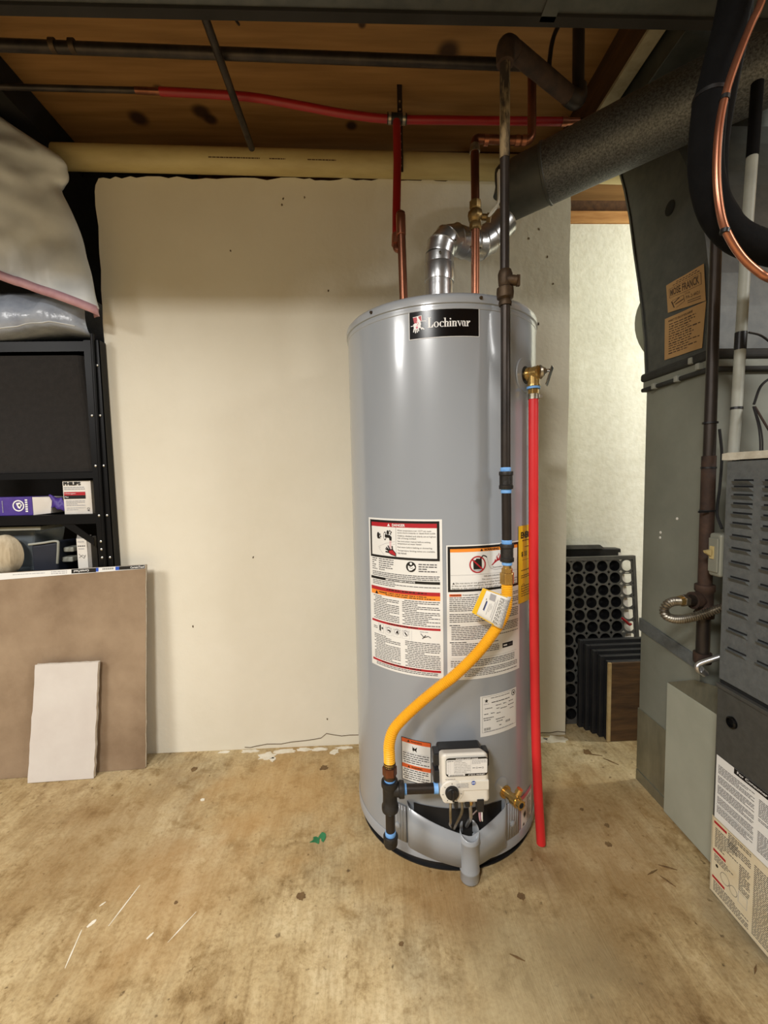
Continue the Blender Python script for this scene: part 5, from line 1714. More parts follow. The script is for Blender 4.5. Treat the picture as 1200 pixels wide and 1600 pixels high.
for (u0, u1, v0, v1) in ((0.010, 0.070, 0.022, 0.068), (0.044, 0.100, 0.006, 0.040), (0.010, 0.060, 0.084, 0.100), (0.074, 0.100, 0.050, 0.110), (0.010, 0.100, 0.148, 0.174),
                         (0.108, 0.20, 0.020, 0.170), (0.215, 0.30, 0.020, 0.170)):
    p.para(u0, v0, u1, v1, 0.0042, I_G, full=0.75, thick=0.48, word=(0.003, 0.008))
p.disc(0.018, 0.108, 0.0035, I_K, 2, 10)
p.ring(0.040, 0.118, 0.012, 0.0008, I_G, 2)
p.ring(0.062, 0.124, 0.010, 0.0008, I_G, 2)
p.frame(0.074, 0.110, 0.096, 0.134, 0.0008, I_LG, 2)
p.build(lb)

# disconnect switch on the cabinet's back corner
sw = thing('switch_box', 'small grey switch box with a cream toggle beside the louvred door', 'switch', (0.79, 0.925, 0.73))
MB().box(0.766, 0.81, 0.9025, 0.936, 0.732, 0.828).build('box', M['duct'], sw, bevel=0.006, seg=3)
MB().box(0.7620, 0.7662, 0.906, 0.932, 0.742, 0.818).build('cover_plate', M['duct'], sw, bevel=0.002)
q = MB()
q.box(0.7595, 0.7622, 0.915, 0.925, 0.772, 0.800)
q.hexa([(0.746, 0.916, 0.785), (0.757, 0.916, 0.778), (0.757, 0.924, 0.778), (0.746, 0.924, 0.785), (0.744, 0.916, 0.790), (0.757, 0.916, 0.792), (0.757, 0.924, 0.792), (0.744, 0.924, 0.790)])
q.build('toggle', M['pvc'], sw, label='cream toggle')

# gas pipe of the furnace with tee, valve and corrugated connector
BX, BY = 0.789, 0.972
fg = thing('furnace_gas_pipe', 'rusty black gas pipe standing against the corner of the grey duct', 'pipe', (BX, BY, 0.50))
MB().tube([(BX - 0.003, BY, 1.95), (BX, BY, 1.3), (BX + 0.001, BY, 0.685)], [0.0105, 0.0115, 0.0140], 18).build('riser', M['iron'], fg)
MB().tube([(BX, BY, 1.000), (BX + 0.001, BY, 0.700)], 0.0146, 18).build('rusty_section', M['rust'], fg, label='rusty brown section')
q = MB()
q.lathe([(0.014, 0), (0.0205, 0), (0.0205, 0), (0.021, 0.010), (0.018, 0.014), (0.018, 0.060), (0.021, 0.064), (0.021, 0.076), (0.0205, 0.078), (0.014, 0.078)], (BX + 0.001, BY, 0.622), n=24)
q.lathe([(0.016, 0), (0.0165, 0.016), (0.0200, 0.018), (0.0200, 0.032), (0.014, 0.032)], (BX, BY, 0.664), (-1, -0.12, 0), 22)
q.build('tee', M['rust'], fg)
MB().tube([(BX + 0.001, BY, 0.628), (BX + 0.001, BY, 0.535)], 0.0142, 18).build('drip_nipple', M['iron'], fg)
q = MB()
q.lathe([(0.0, 0), (0.018, 0.002), (0.0190, 0.006), (0.0190, 0.026), (0.014, 0.026)], (BX + 0.001, BY, 0.510), n=22)
q.build('end_cap', M['rust'], fg)
MB().tube([(0.762, 0.966, 0.665), (0.738, 0.961, 0.667)], 0.0125, 18).build('short_nipple', M['iron'], fg)
for zz in (1.073, 0.971, 0.872):
    MB().tube([(BX, BY, zz), (BX, BY, zz + 0.004)], 0.0158, 16).build('cable_tie', M['black'], fg)
MB().box(BX - 0.034, BX - 0.010, BY - 0.018, BY - 0.015, 0.871, 0.875).build('tie_tail', M['black'], fg)
MB().tube(curve([(BX + 0.016, BY - 0.008, 1.06), (BX + 0.022, BY - 0.010, 1.00), (BX + 0.020, BY - 0.010, 0.93), (BX + 0.014, BY - 0.012, 0.87), (BX + 0.012, BY - 0.03, 0.835)], 8), 0.003, 8).build('thermostat_cable', M['black'], fg)

sc = thing('steel_gas_connector', 'corrugated stainless gas hose bent in a U beside the rusty tee', 'hose', (0.72, 0.955, 0.62))
path = curve([(0.714, 0.954, 0.668), (0.698, 0.951, 0.668), (0.683, 0.949, 0.662), (0.676, 0.948, 0.650), (0.681, 0.948, 0.637), (0.698, 0.948, 0.629), (0.722, 0.947, 0.628), (0.755, 0.943, 0.636), (0.790, 0.930, 0.655), (0.820, 0.918, 0.672)], 12)
dense = resample(path, 0.0013)
MB().tube(dense, [0.0092 + 0.0013 * math.sin(2 * PI * i / 4) for i in range(len(dense))], 16).build('hose', M['steel'], sc)
MB().cyl((0.7370, 0.9607, 0.667), (0.724, 0.957, 0.668), 0.0145, n=6, flat=True).build('flare_nut', M['steel'], sc, bevel=0.001)
MB().tube([(0.724, 0.957, 0.668), (0.712, 0.954, 0.668)], [0.0115, 0.0105], 16).build('collar', M['brass'], sc)

at_ = thing('bent_aluminium_tube', 'short bent aluminium tube poking out behind the cabinet', 'tube', (0.78, 0.945, 0.5))
MB().tube(curve([(0.815, 0.922, 0.553), (0.790, 0.935, 0.537), (0.766, 0.948, 0.520), (0.760, 0.949, 0.511), (0.764, 0.949, 0.503), (0.774, 0.949, 0.497)], 8), 0.0062, 12).build('tube', M['alu'], at_)
MB().tube([(0.767, 0.949, 0.506), (0.780, 0.951, 0.494)], 0.0085, 12).build('end_fitting', M['alu'], at_)

# grey plastic conduit standing on the furnace
gc = thing('grey_conduit', 'grey plastic pipe rising from the furnace top with a black tape band', 'pipe', (0.815, 0.90, 1.0))
MB().tube([(0.8055, 0.925, 1.003), (0.812, 0.928, 1.10), (0.822, 0.93, 1.50), (0.8265, 0.93, 1.635)], [0.0104, 0.0104, 0.0104, 0.0104], 18).build('pipe', M['gpvc'], gc)
MB().tube([(0.8151, 0.9288, 1.225), (0.8160, 0.929, 1.262)], 0.0112, 18).build('tape_band', M['black'], gc)
MB().tube([(0.8263, 0.93, 1.620), (0.8310, 0.93, 1.765)], 0.0112, 18).build('black_sleeve', M['rubber'], gc, label='black sleeve over the upper end')
MB().tube([(0.8119, 0.928, 1.098), (0.8121, 0.928, 1.103)], 0.0118, 18).build('cable_tie', M['black'], gc)
wr = thing('control_wires', 'thin dark wires looping from the grey pipe down to the furnace', 'wire', (0.83, 0.89, 1.0))
MB().tube(curve([(0.828, 0.905, 1.10), (0.822, 0.885, 1.06), (0.818, 0.875, 1.03), (0.817, 0.872, 1.004)], 8), 0.0016, 8).build('wire', M['black'], wr)
MB().tube(curve([(0.830, 0.905, 1.10), (0.826, 0.885, 1.06), (0.823, 0.875, 1.03), (0.822, 0.872, 1.004)], 8), 0.0016, 8).build('wire', M['black'], wr)
MB().tube(curve([(0.832, 0.905, 1.10), (0.838, 0.885, 1.06), (0.848, 0.875, 1.03), (0.856, 0.872, 1.004)], 8), 0.0022, 8).build('wire', M['rust'], wr)
MB().tube(curve([(0.832, 0.908, 1.105), (0.845, 0.905, 1.145), (0.880, 0.905, 1.163), (0.95, 0.91, 1.165)], 8), 0.0025, 8).build('wire', M['black'], wr)
MB().tube(curve([(0.834, 0.930, 1.262), (0.862, 0.93, 1.255), (0.89, 0.93, 1.235), (0.93, 0.93, 1.20)], 8), 0.0022, 8).build('wire', M['black'], wr)

# insulated refrigerant line with its bare copper partner
rl = thing('insulated_line', 'thick black foam insulated pipe looping down in front of the furnace duct', 'pipe', (0.60, 0.74, 1.3))
MB().tube(curve([(0.613, 0.730, 1.788), (0.611, 0.725, 1.765), (0.606, 0.72, 1.733), (0.594, 0.72, 1.668), (0.580, 0.72, 1.611), (0.570, 0.72, 1.570), (0.566, 0.72, 1.554), (0.562, 0.72, 1.500), (0.562, 0.72, 1.456), (0.570, 0.72, 1.417),
                  (0.585, 0.72, 1.382), (0.613, 0.72, 1.352), (0.650, 0.72, 1.335), (0.72, 0.73, 1.325), (0.83, 0.76, 1.32), (0.94, 0.78, 1.29), (0.995, 0.79, 1.20), (1.0, 0.79, 1.06), (1.0, 0.79, 0.990)], 8), 0.0245, 20).build('foam_sleeve', M['rubber'], rl)
MB().tube(curve([(0.652, 0.778, 1.788), (0.644, 0.768, 1.765), (0.632, 0.760, 1.70), (0.617, 0.76, 1.62), (0.606, 0.76, 1.55), (0.602, 0.76, 1.50), (0.603, 0.76, 1.456), (0.610, 0.76, 1.425), (0.628, 0.76, 1.397), (0.66, 0.77, 1.375), (0.72, 0.78, 1.362), (0.83, 0.80, 1.355), (0.96, 0.83, 1.345), (1.05, 0.84, 1.26), (1.06, 0.84, 1.10), (1.06, 0.84, 0.990)], 8), 0.0245, 20).build('foam_sleeve', M['rubber'], rl)
MB().tube([(0.5672, 0.72, 1.562), (0.5664, 0.72, 1.556)], 0.0256, 20).build('cable_tie', M['black'], rl)
cl = thing('copper_line', 'bare copper tube curving down in front of the black foam pipe', 'pipe', (0.58, 0.68, 1.26))
MB().tube(curve([(0.640, 0.685, 1.805), (0.631, 0.682, 1.745), (0.609, 0.68, 1.665), (0.593, 0.68, 1.629), (0.575, 0.68, 1.584), (0.560, 0.68, 1.539), (0.551, 0.68, 1.494), (0.548, 0.68, 1.448), (0.550, 0.68, 1.401), (0.559, 0.68, 1.354), (0.573, 0.68, 1.324),
                  (0.595, 0.68, 1.295), (0.622, 0.68, 1.273), (0.643, 0.68, 1.262), (0.72, 0.70, 1.248), (0.83, 0.74, 1.245), (0.92, 0.735, 1.22), (0.945, 0.73, 1.10), (0.945, 0.73, 0.990)], 8), 0.0056, 14).build('tube', M['copperb'], cl)
for (x_, z_) in ((0.5575, 1.530), (0.5655, 1.337)):
    MB().tube([(x_, 0.68, z_), (x_ - 0.001, 0.68, z_ - 0.006)], 0.0068, 14).build('cable_tie', M['black'], cl)

# added dark box that blackens the unlit bay above the furnace
MB().box(0.785, 1.62, 1.02, 1.45, 2.01, 2.19).build('dark_bay_box', M['ductd'], bevel=0.002, label='added dark box blackening the unlit ceiling bay above the galvanized vent', category='duct')

# ================================================================== ALCOVE
def tray(x0, x1, z0, z1, y0, lean, label, cols, rows, drop=0, thick=0.05, strip=False):
    t = thing('plug_tray', label, 'tray', ((x0 + x1) / 2, y0, z0), 'black plant trays in the alcove')
    n = 20
    q = MB()
    W, H = x1 - x0, z1 - z0
    mx, mz = 0.012, 0.014
    cw, ch = (W - 2 * mx) / cols, (H - 2 * mz) / rows
    fnp = lambda u, v, d: (x0 + u, y0 + lean * v / H + d, z0 + v)
    # sheet with round holes: each cell is a ring of quads between its square and its circle
    r = min(cw, ch) * 0.45
    for i in range(cols):
        for j in range(rows):
            cx, cz = mx + cw * (i + 0.5), mz + ch * (j + 0.5)
            inner, outer, deep = [], [], []
            for k_ in range(n):
                a = 2 * PI * k_ / n
                c_, s_ = math.cos(a), math.sin(a)
                m_ = max(abs(c_), abs(s_))
                inner.append(fnp(cx + r * c_, cz + r * s_, 0))
                outer.append(fnp(cx + cw / 2 * c_ / m_, cz + ch / 2 * s_ / m_, 0))
                deep.append(fnp(cx + r * 0.78 * c_, cz + r * 0.78 * s_, thick * 0.8))
            vs = outer + inner + deep
            q.add(vs, [(k_, (k_ + 1) % n, n + (k_ + 1) % n, n + k_) for k_ in range(n)])
            if i < cols - 1:
              q.add(vs[n:], [(k_, (k_ + 1) % n, n + (k_ + 1) % n, n + k_) for k_ in range(n)], 1)
            if i < cols - 1:
                q.add([fnp(cx + r * 0.78 * math.cos(2 * PI * k_ / n), cz + r * 0.78 * math.sin(2 * PI * k_ / n), thick * 0.8) for k_ in range(n)], [list(range(n))], 1)
    q.build('cell_sheet', [M['tray'], M['black']], t, fix=False, kind='stuff')
    rim = MB()
    for (a, b, c, d_) in ((0, W, 0, mz), (0, W, H - mz, H), (0, mx, mz, H - mz), (W - mx, W, mz, H - mz)):
        rim.hexa([fnp(a, c, -0.002), fnp(b, c, -0.002), fnp(b, c, 0.014), fnp(a, c, 0.014), fnp(a, d_, -0.002), fnp(b, d_, -0.002), fnp(b, d_, 0.014), fnp(a, d_, 0.014)])
    rim.build('rim', M['tray'], t)
    return t


tray(0.690, 1.060, 0.0, 0.640, 1.590, 0.070, 'upright black plant tray with rows of round holes in the alcove', 7, 13)
t2 = thing('plug_tray', 'second black tray just showing behind the holed one', 'tray', (0.87, 1.72, 0), 'black plant trays in the alcove')
q = MB()
q.hexa([(0.725, 1.700, 0.0), (1.070, 1.700, 0.0), (1.070, 1.740, 0.0), (0.725, 1.740, 0.0), (0.725, 1.760, 0.666), (1.062, 1.760, 0.652), (1.062, 1.800, 0.652), (0.725, 1.800, 0.666)])
q.build('tray_back', M['black'], t2, bevel=0.004)
MB().hexa([(0.70, 1.745, 0.66), (0.985, 1.745, 0.656), (0.985, 1.758, 0.656), (0.70, 1.758, 0.66), (0.70, 1.745, 0.676), (0.965, 1.745, 0.672), (0.965, 1.758, 0.672), (0.70, 1.758, 0.676)]).build('rim', M['tray'], t2)
# added white wedge, stands in for the wall showing through the tray's last holes
ws = thing('wall_stand_in', 'added white wedge standing in for the wall seen through the last holes of the black tray', 'panel', (1.03, 1.69, 0))
ly = lambda z_, d_: 1.590 + 0.070 * z_ / 0.640 + d_
MB().prism([(xx, ly(zz, 0.046), zz) for xx, zz in ((0.985, 0.0), (1.075, 0.0), (1.046, 0.50), (1.028, 0.645), (1.020, 0.645), (1.010, 0.50))], (0, 0.003, 0)).build('panel', M['card'], ws)
for i in range(11):
    zz = 0.085 + i * 0.0475
    MB().box(0.975, 1.072, ly(zz, 0.0420), ly(zz, 0.0450), zz, zz + 0.0035).build('wire', M['tray'], ws)

# stack of upright dark frames, the front one faced with an old plank
fr = []
for i in range(5):
    y0 = 1.474 + i * 0.022
    xx0 = 0.849 - i * 0.0145
    t = thing('dark_frame', ['front dark frame of the row, faced with brown plank', 'second dark frame in the row behind the plank', 'third dark frame in the row behind the plank',
                             'fourth dark frame in the row behind the plank', 'rearmost dark frame in the row, nearest the holed tray'][i], 'frame', (xx0 + 0.1, y0, 0), 'dark frames standing in the alcove')
    x1 = 1.16
    zt = 0.294 + i * 0.012
    MB().box(xx0, xx0 + 0.014, y0, y0 + 0.018, 0.0, zt).build('stile', M['crate'], t, bevel=0.002)
    MB().box(x1 - 0.014, x1, y0, y0 + 0.018, 0.0, zt).build('stile', M['crate'], t, bevel=0.002)
    MB().box(xx0 + 0.014, x1 - 0.014, y0, y0 + 0.018, zt - 0.016, zt).build('rail', M['crate'], t, bevel=0.002)
    MB().box(xx0 + 0.014, x1 - 0.014, y0, y0 + 0.018, 0.0, 0.016).build('rail', M['crate'], t, bevel=0.002)
    MB().box(xx0 + 0.014, x1 - 0.014, y0 + 0.006, y0 + 0.014, 0.016, zt - 0.016).build('panel', M['oldwood'] if i == 0 else M['crate'], t)
    if i == 0:
        MB().box(xx0 + 0.010, x1 - 0.002, y0 - 0.008, y0 - 0.0002, 0.002, zt - 0.002).build('plank', M['oldwood'], t, label='dark brown plank face')
        MB().box(xx0 - 0.001, xx0 + 0.0098, y0 - 0.0085, y0 - 0.0002, 0.002, zt - 0.002).build('plank_edge', M['edge'], t, label='pale worn plank edge')
    fr.append(t)
rc = thing('red_clip', 'small red clip lying on the black tray beside the duct', 'clip', (0.985, 1.588, 0.395))
MB().tube(curve([(0.965, 1.585, 0.415), (0.980, 1.582, 0.402), (0.992, 1.580, 0.390), (1.000, 1.582, 0.392)], 5), 0.0045, 8).build('clip', M['pex'], rc)

# ================================================================== LEFT SIDE: RACK
RX = -0.853
rk = thing('storage_rack', 'black steel shelving rack left of the white wall', 'shelf', (-1.4, 1.7, 0))
for (xx, yy, sx_) in ((RX, 1.482, -1), (RX, 1.905, -1), (-1.86, 1.482, 1), (-1.86, 1.905, 1)):
    q = MB()
    if sx_ < 0:
        q.box(xx - 0.050, xx, yy, yy + 0.0025, 0.0, 1.432)
        q.box(xx - 0.0025, xx, yy, yy + 0.036, 0.0, 1.432)
    else:
        q.box(xx, xx + 0.050, yy, yy + 0.0025, 0.0, 1.432)
        q.box(xx, xx + 0.0025, yy, yy + 0.040, 0.0, 1.432)
    q.build('post', M['rack'], rk)
MB().cyl((RX - 0.028, 1.478, 0.60), (RX - 0.018, 1.478, 1.45), 0.006, n=10).build('brace', M['rack'], rk)
for zz in (1.428, 1.005, 0.865, 0.662, 0.10):
    q = MB()
    q.box(-1.85, RX - 0.004, 1.486, 1.905, zz - 0.002, zz + 0.002)
    q.box(-1.85, RX - 0.004, 1.4855, 1.4880, zz - (0.018 if zz == 1.005 else 0.030), zz)
    q.build('shelf', M['rack'], rk)
for zz in (1.191, 1.027, 0.862, 0.775, 0.748, 0.72):
    for xx in (-0.891, -0.865):
        if zz < 0.8 and xx > -0.88 and zz > 0.73:
            continue
        MB().lathe([(0.0042, 0), (0.0038, 0.002), (0.002, 0.003), (0, 0.0032)], (xx, 1.4820, zz), (0, -1, 0), 10).build('bolt', M['bolt'], rk)
MB().lathe([(0.0042, 0), (0.0038, 0.002), (0.002, 0.003), (0, 0.0032)], (-0.863, 1.4820, 1.352), (0, -1, 0), 10).build('bolt', M['bolt'], rk)
q = MB()
q.hexa([(-1.02, 1.487, 0.832), (-1.00, 1.487, 0.832), (-1.00, 1.489, 0.832), (-1.02, 1.489, 0.832), (-1.045, 1.487, 0.835), (-1.02, 1.487, 0.835), (-1.02, 1.489, 0.835), (-1.045, 1.489, 0.835)])
q = MB()
q.prism([(-1.02, 1.4885, 0.835), (-0.98, 1.4885, 0.835), (-0.918, 1.4885, 0.785), (-0.918, 1.4885, 0.760)], (0, 0.002, 0))
q.build('gusset', M['rack'], rk)

# black fabric bin on the shelf
q = MB()
nx, nz = 16, 10
vs = []
ring = [(-1.62, 1.84), (-1.62, 1.50), (-0.938, 1.50), (-0.938, 1.84)]


def rrect3(x0, x1, y0, y1, r, n=5):
    o = []
    for (cx, cy, a) in ((x1 - r, y0 + r, -90), (x1 - r, y1 - r, 0), (x0 + r, y1 - r, 90), (x0 + r, y0 + r, 180)):
        for i in range(n + 1):
            t = R_(a + 90 * i / n)
            o.append((cx + r * math.cos(t), cy + r * math.sin(t)))
    return o


rows = []
for j in range(13):
    t = j / 12
    grow = 0.022 * (1 - t)
    o = rrect3(-1.62, -0.912 + grow * 0.9, 1.497, 1.84, 0.03)
    rows.append([(x_, y_ - 0.004 * math.sin(t * 9) * (1 if y_ < 1.6 else 0), 1.0085 + 0.380 * t) for x_, y_ in o])
m_ = len(rows[0])
q.add([p_ for r_ in rows for p_ in r_], [(j * m_ + i, j * m_ + (i + 1) % m_, (j + 1) * m_ + (i + 1) % m_, (j + 1) * m_ + i) for j in range(12) for i in range(m_)] + [list(range(m_))[::-1], [12 * m_ + i for i in range(m_)]], 0, False)
q.build('fabric_bin', M['fabric'], label='large black fabric bin on the rack below the plastic bags', category='bin')


# plastic bags on the top shelf
def bag_sheet(rows_, hem, yf, xl, mats, seed, amp, ncol=46):
    """rows_: (x, z) of the right edge from top to bottom; hem(x) lowers the left part."""
    k = 1.092
    rows2 = curve([(x_ * k, 0, 0.9622 + (z_ - 0.9622) * k) for x_, z_ in rows_], 7)
    q = MB()
    n = len(rows2)
    wrap = [(-0.060, 0.075), (-0.056, 0.070), (-0.050, 0.063), (-0.032, 0.04), (-0.008, 0.012), (-0.006, -0.002), (-0.026, -0.012)]
    vs = []
    for j, P in enumerate(rows2):
        t = j / (n - 1)
        for i in range(ncol):
            if i < len(wrap):
                dx, dy = wrap[i]
            else:
                s = (i - len(wrap) + 1) / (ncol - len(wrap))
                dx = -0.030 - s * (P.x - 0.030 - xl)
                dy = -0.014 - 0.028 * math.sin(min(1, s * 1.6) * PI / 2)
            x_ = P.x + dx
            lift = hem(P.x - x_, t)
            z_ = P.z + lift
            v_ = Vector((x_ * 7, z_ * 7, seed))
            w_ = amp * noise.noise(v_) + amp * 0.6 * noise.noise(v_ * 2.7) + amp * 0.8 * math.sin((x_ * 1.0 + z_ * 0.8) * 24 + 3 * noise.noise(v_ * 0.7)) * 0.35
            f_ = min(1, i / 8)
            vs.append((x_, yf + dy + w_ * f_, z_))
    q.add(vs, [(j * ncol + i, j * ncol + i + 1, (j + 1) * ncol + i + 1, (j + 1) * ncol + i) for j in range(n - 1) for i in range(ncol - 1)], 0, True)
    return q, rows2, n, ncol


bg = thing('plastic_bag', 'large white plastic bag with a pink hem draped over the rack top', 'bag', (-1.2, 1.5, 1.48), 'plastic bags on the rack')
q, r2, n, nc = bag_sheet([(-1.03, 2.02), (-0.970, 1.972), (-0.885, 1.914), (-0.809, 1.860), (-0.803, 1.835), (-0.806, 1.812), (-0.824, 1.790), (-0.806, 1.745), (-0.783, 1.68), (-0.763, 1.59), (-0.748, 1.50), (-0.742, 1.462)],
                         lambda d_, t: 0.36 * min(d_, 0.30) * t - 0.0 + (0.10 * min(d_, 0.5)) * (1 - t), 1.42, -1.62, None, 2.0, 0.024)
ins = q.v[:]
q.build('bag_body', M['bag'], bg, solid=0.0015, fix=False)
hm = MB()
last = [Vector(q.v[(n - 1) * nc + i]) for i in range(nc)]
prev = [Vector(q.v[(n - 3) * nc + i]) for i in range(nc)]
vs = []
for i in range(nc):
    a = last[i] + Vector((0, -0.0015, 0.0))
    vs += [a + Vector((0, 0, 0.004)), a + Vector((0, -0.003, -0.010)), a + Vector((0, 0.002, -0.023))]
hm.add(vs, [f_ for i in range(nc - 1) for f_ in ((3 * i, 3 * i + 1, 3 * i + 4, 3 * i + 3), (3 * i + 1, 3 * i + 2, 3 * i + 5, 3 * i + 4))], 0, True)
hm.build('pink_hem', M['pink'], bg, solid=0.001, fix=False, label='pink drawstring hem')
bg2 = thing('plastic_bag', 'greyish clear plastic bag bulging below the pink hem', 'bag', (-1.2, 1.5, 1.36), 'plastic bags on the rack')
k = 1.08
q = MB()
nr, nc2 = 15, 44
vs = []
for j in range(nr):
    t = j / (nr - 1)
    for i in range(nc2):
        s = i / (nc2 - 1)
        xr = -0.884 - 0.006 * math.sin(t * PI)
        x_ = xr - (s ** 1.25) * 0.72
        d_ = xr - x_
        zt, zb = 1.580, 1.448 + (0.012 * math.sin(d_ * 16) if d_ < 0.35 else 0.0)
        z_ = zt + (zb - zt) * (1 - (1 - t) ** 1.2)
        edge = min(1.0, d_ / 0.09)
        belly = math.sin(t * PI * 0.92) ** 0.7
        y_ = 1.500 - 0.012 * (1 - t) - (0.062 * belly * t ** 0.4 + 0.012) * (0.25 + 0.75 * edge ** 0.5)
        if t > 0.92:
            y_ += 0.03 * (t - 0.92) / 0.08
        v_ = Vector((x_ * 11, z_ * 11, 4.2))
        y_ += 0.010 * noise.noise(v_) * edge + 0.010 * noise.noise(v_ * 2.5) * edge
        vs.append((x_, y_, z_))
q.add(vs, [(j * nc2 + i, j * nc2 + i + 1, (j + 1) * nc2 + i + 1, (j + 1) * nc2 + i) for j in range(nr - 1) for i in range(nc2 - 1)], 0, True)
# back and underside close the bag
nb = len(vs)
back = [(vs[i][0], 1.62, 1.450) for i in range(nc2)] + [(vs[i][0], 1.62, 1.57) for i in range(nc2)]
q.v += back
for i in range(nc2 - 1):
    b0 = (nr - 1) * nc2
    for f_ in ((b0 + i, b0 + i + 1, nb + i + 1, nb + i), (nb + i, nb + i + 1, nb + nc2 + i + 1, nb + nc2 + i), (nb + nc2 + i, nb + nc2 + i + 1, i + 1, i)):
        q.f.append(list(f_))
        q.m.append(0)
        q.s.append(True)
q.build('bag_body', M['bag2'], bg2, fix=False)
MB().tube([Vector(vs[12 * nc2 + i]) + Vector((0, -0.002, 0.004)) for i in range(3, nc2)], 0.002, 8).build('zip_seam', M['bag'], bg2, label='white seam line')

# boxes on the middle shelf
pb = thing('small_carton', 'white carton with red and black bands lettered PHILIPS on the rack', 'box', (-0.972, 1.55, 0.867))
MB().box(-1.018, -0.926, 1.505, 1.60, 0.8672, 0.9790).build('carton', M['card'], pb, bevel=0.001)
fn = on_plane((-1.018, 1.5044, 0.9790), (1, 0, 0), (0, 0, -1))
p = Print(fn, 61)
p.text('PHILIPS', 0.004, 0.003, 0.0120, I_K, w=0.056, bold=0.05)
p.para(0.004, 0.020, 0.072, 0.034, 0.006, I_LG, full=1, thick=0.5)
p.rect(0.003, 0.0370, 0.073, 0.0485, I_R)
p.text('Halogen', 0.006, 0.040, 0.005, I_W, w=0.036)
p.rect(0.003, 0.0485, 0.073, 0.0600, I_K)
p.text('Max', 0.006, 0.051, 0.005, I_W)
p.para(0.008, 0.066, 0.070, 0.084, 0.005, I_LG, full=0.9, thick=0.45)
p.para(0.008, 0.090, 0.070, 0.102, 0.006, I_LG, full=0.6, thick=0.3)
p.ring(0.080, 0.094, 0.004, 0.001, I_G, 2, 14)
p.rect(0.077, 0.099, 0.083, 0.102, I_G)
p.build(pb)
pu = thing('purple_carton', 'torn purple carton lying on the rack with its end flap open', 'box', (-1.25, 1.56, 0.867))
MB().box(-1.56, -1.118, 1.500, 1.60, 0.8672, 0.9290).build('carton', M['purple'], pu, bevel=0.002)
q = MB()
q.hexa([(-1.119, 1.502, 0.8675), (-1.070, 1.515, 0.8720), (-1.070, 1.585, 0.8720), (-1.119, 1.598, 0.8675), (-1.119, 1.502, 0.9280), (-1.062, 1.515, 0.9260), (-1.062, 1.585, 0.9260), (-1.119, 1.598, 0.9280)])
q.build('inner_sleeve', M['card'], pu, label='grey white inner sleeve')
q = MB()
vs = []
for i in range(9):
    for j in range(5):
        s, t = i / 8, j / 4
        vs.append((-1.066 + 0.048 * s, 1.512 + 0.008 * math.sin(s * 7 + t * 4), 0.890 - 0.012 * s + 0.044 * t * (1 - 0.15 * s) + 0.004 * math.sin(s * 11)))
q.add(vs, [(i * 5 + j, i * 5 + j + 1, (i + 1) * 5 + j + 1, (i + 1) * 5 + j) for i in range(8) for j in range(4)], 0, True)
q.build('flap', M['purple'], pu, solid=0.002, fix=False, label='crumpled purple flap')
fn = on_plane((-1.20, 1.4994, 0.929), (1, 0, 0), (0, 0, -1))
p = Print(fn, 62)
p.ring(0.038, 0.029, 0.019, 0.004, I_W, 2)
p.poly([(0.030, 0.020), (0.044, 0.018), (0.050, 0.027), (0.042, 0.040), (0.036, 0.036)], I_W, 2)
p.poly([(0.036, 0.026), (0.046, 0.022), (0.043, 0.034)], I_G, 3)
for i in range(6):
    p.rect(0.060, 0.008 + i * 0.0075, 0.068, 0.013 + i * 0.0075, I_W, 2)
for i in range(8):
    p.rect(-0.015, 0.012 + i * 0.005, -0.012, 0.015 + i * 0.005, I_LG, 2)
p.build(pu)

# bottom visible shelf: tub, bundle, blue tub and a small carton
sb = thing('small_carton', 'narrow white carton with a grey side next to the rack post', 'box', (-0.96, 1.53, 0.664))
MB().box(-0.990, -0.956, 1.510, 1.545, 0.6642, 0.7830).build('carton', M['card'], sb, bevel=0.001)
MB().box(-0.9558, -0.944, 1.512, 1.545, 0.6642, 0.7870).build('side', M['gcard'], sb, bevel=0.001)
q = MB()
q.prism([(-0.990, 1.512, 0.7832), (-0.952, 1.512, 0.7832), (-0.945, 1.520, 0.7925), (-0.992, 1.520, 0.7945)], (0, 0.002, 0.001))
q.build('flap', M['gcard'], sb)
fn = on_plane((-0.990, 1.5094, 0.783), (1, 0, 0), (0, 0, -1))
p = Print(fn, 63)
p.para(0.004, 0.010, 0.026, 0.018, 0.006, I_LG, full=0.6, thick=0.4)
p.para(0.004, 0.024, 0.028, 0.030, 0.006, I_G, full=1, thick=0.5)
p.para(0.006, 0.034, 0.028, 0.040, 0.006, I_LG, full=1, thick=0.4)
p.line([(0.006, 0.052), (0.012, 0.060), (0.018, 0.056), (0.026, 0.062)], 0.001, I_G)
p.line([(0.006, 0.066), (0.014, 0.060), (0.022, 0.068), (0.028, 0.056)], 0.001, I_G)
p.build(sb)
tb = thing('clear_tub', 'clear plastic tub with a flat lid holding a cream bundle on the rack', 'tub', (-1.22, 1.6, 0.664))
q = MB()
q.hexa([(-1.40, 1.56, 0.6645), (-1.18, 1.56, 0.6645), (-1.18, 1.70, 0.6645), (-1.40, 1.70, 0.6645), (-1.43, 1.555, 0.815), (-1.158, 1.555, 0.815), (-1.158, 1.72, 0.815), (-1.43, 1.72, 0.815)])
q.build('tub', M['clear'], tb, bevel=0.012, seg=3)
MB().box(-1.44, -1.105, 1.51, 1.73, 0.8155, 0.829).build('lid', M['gpvc'], tb, bevel=0.003, label='pale flat lid')
q = MB()
n1, n2 = 20, 12
vs = []
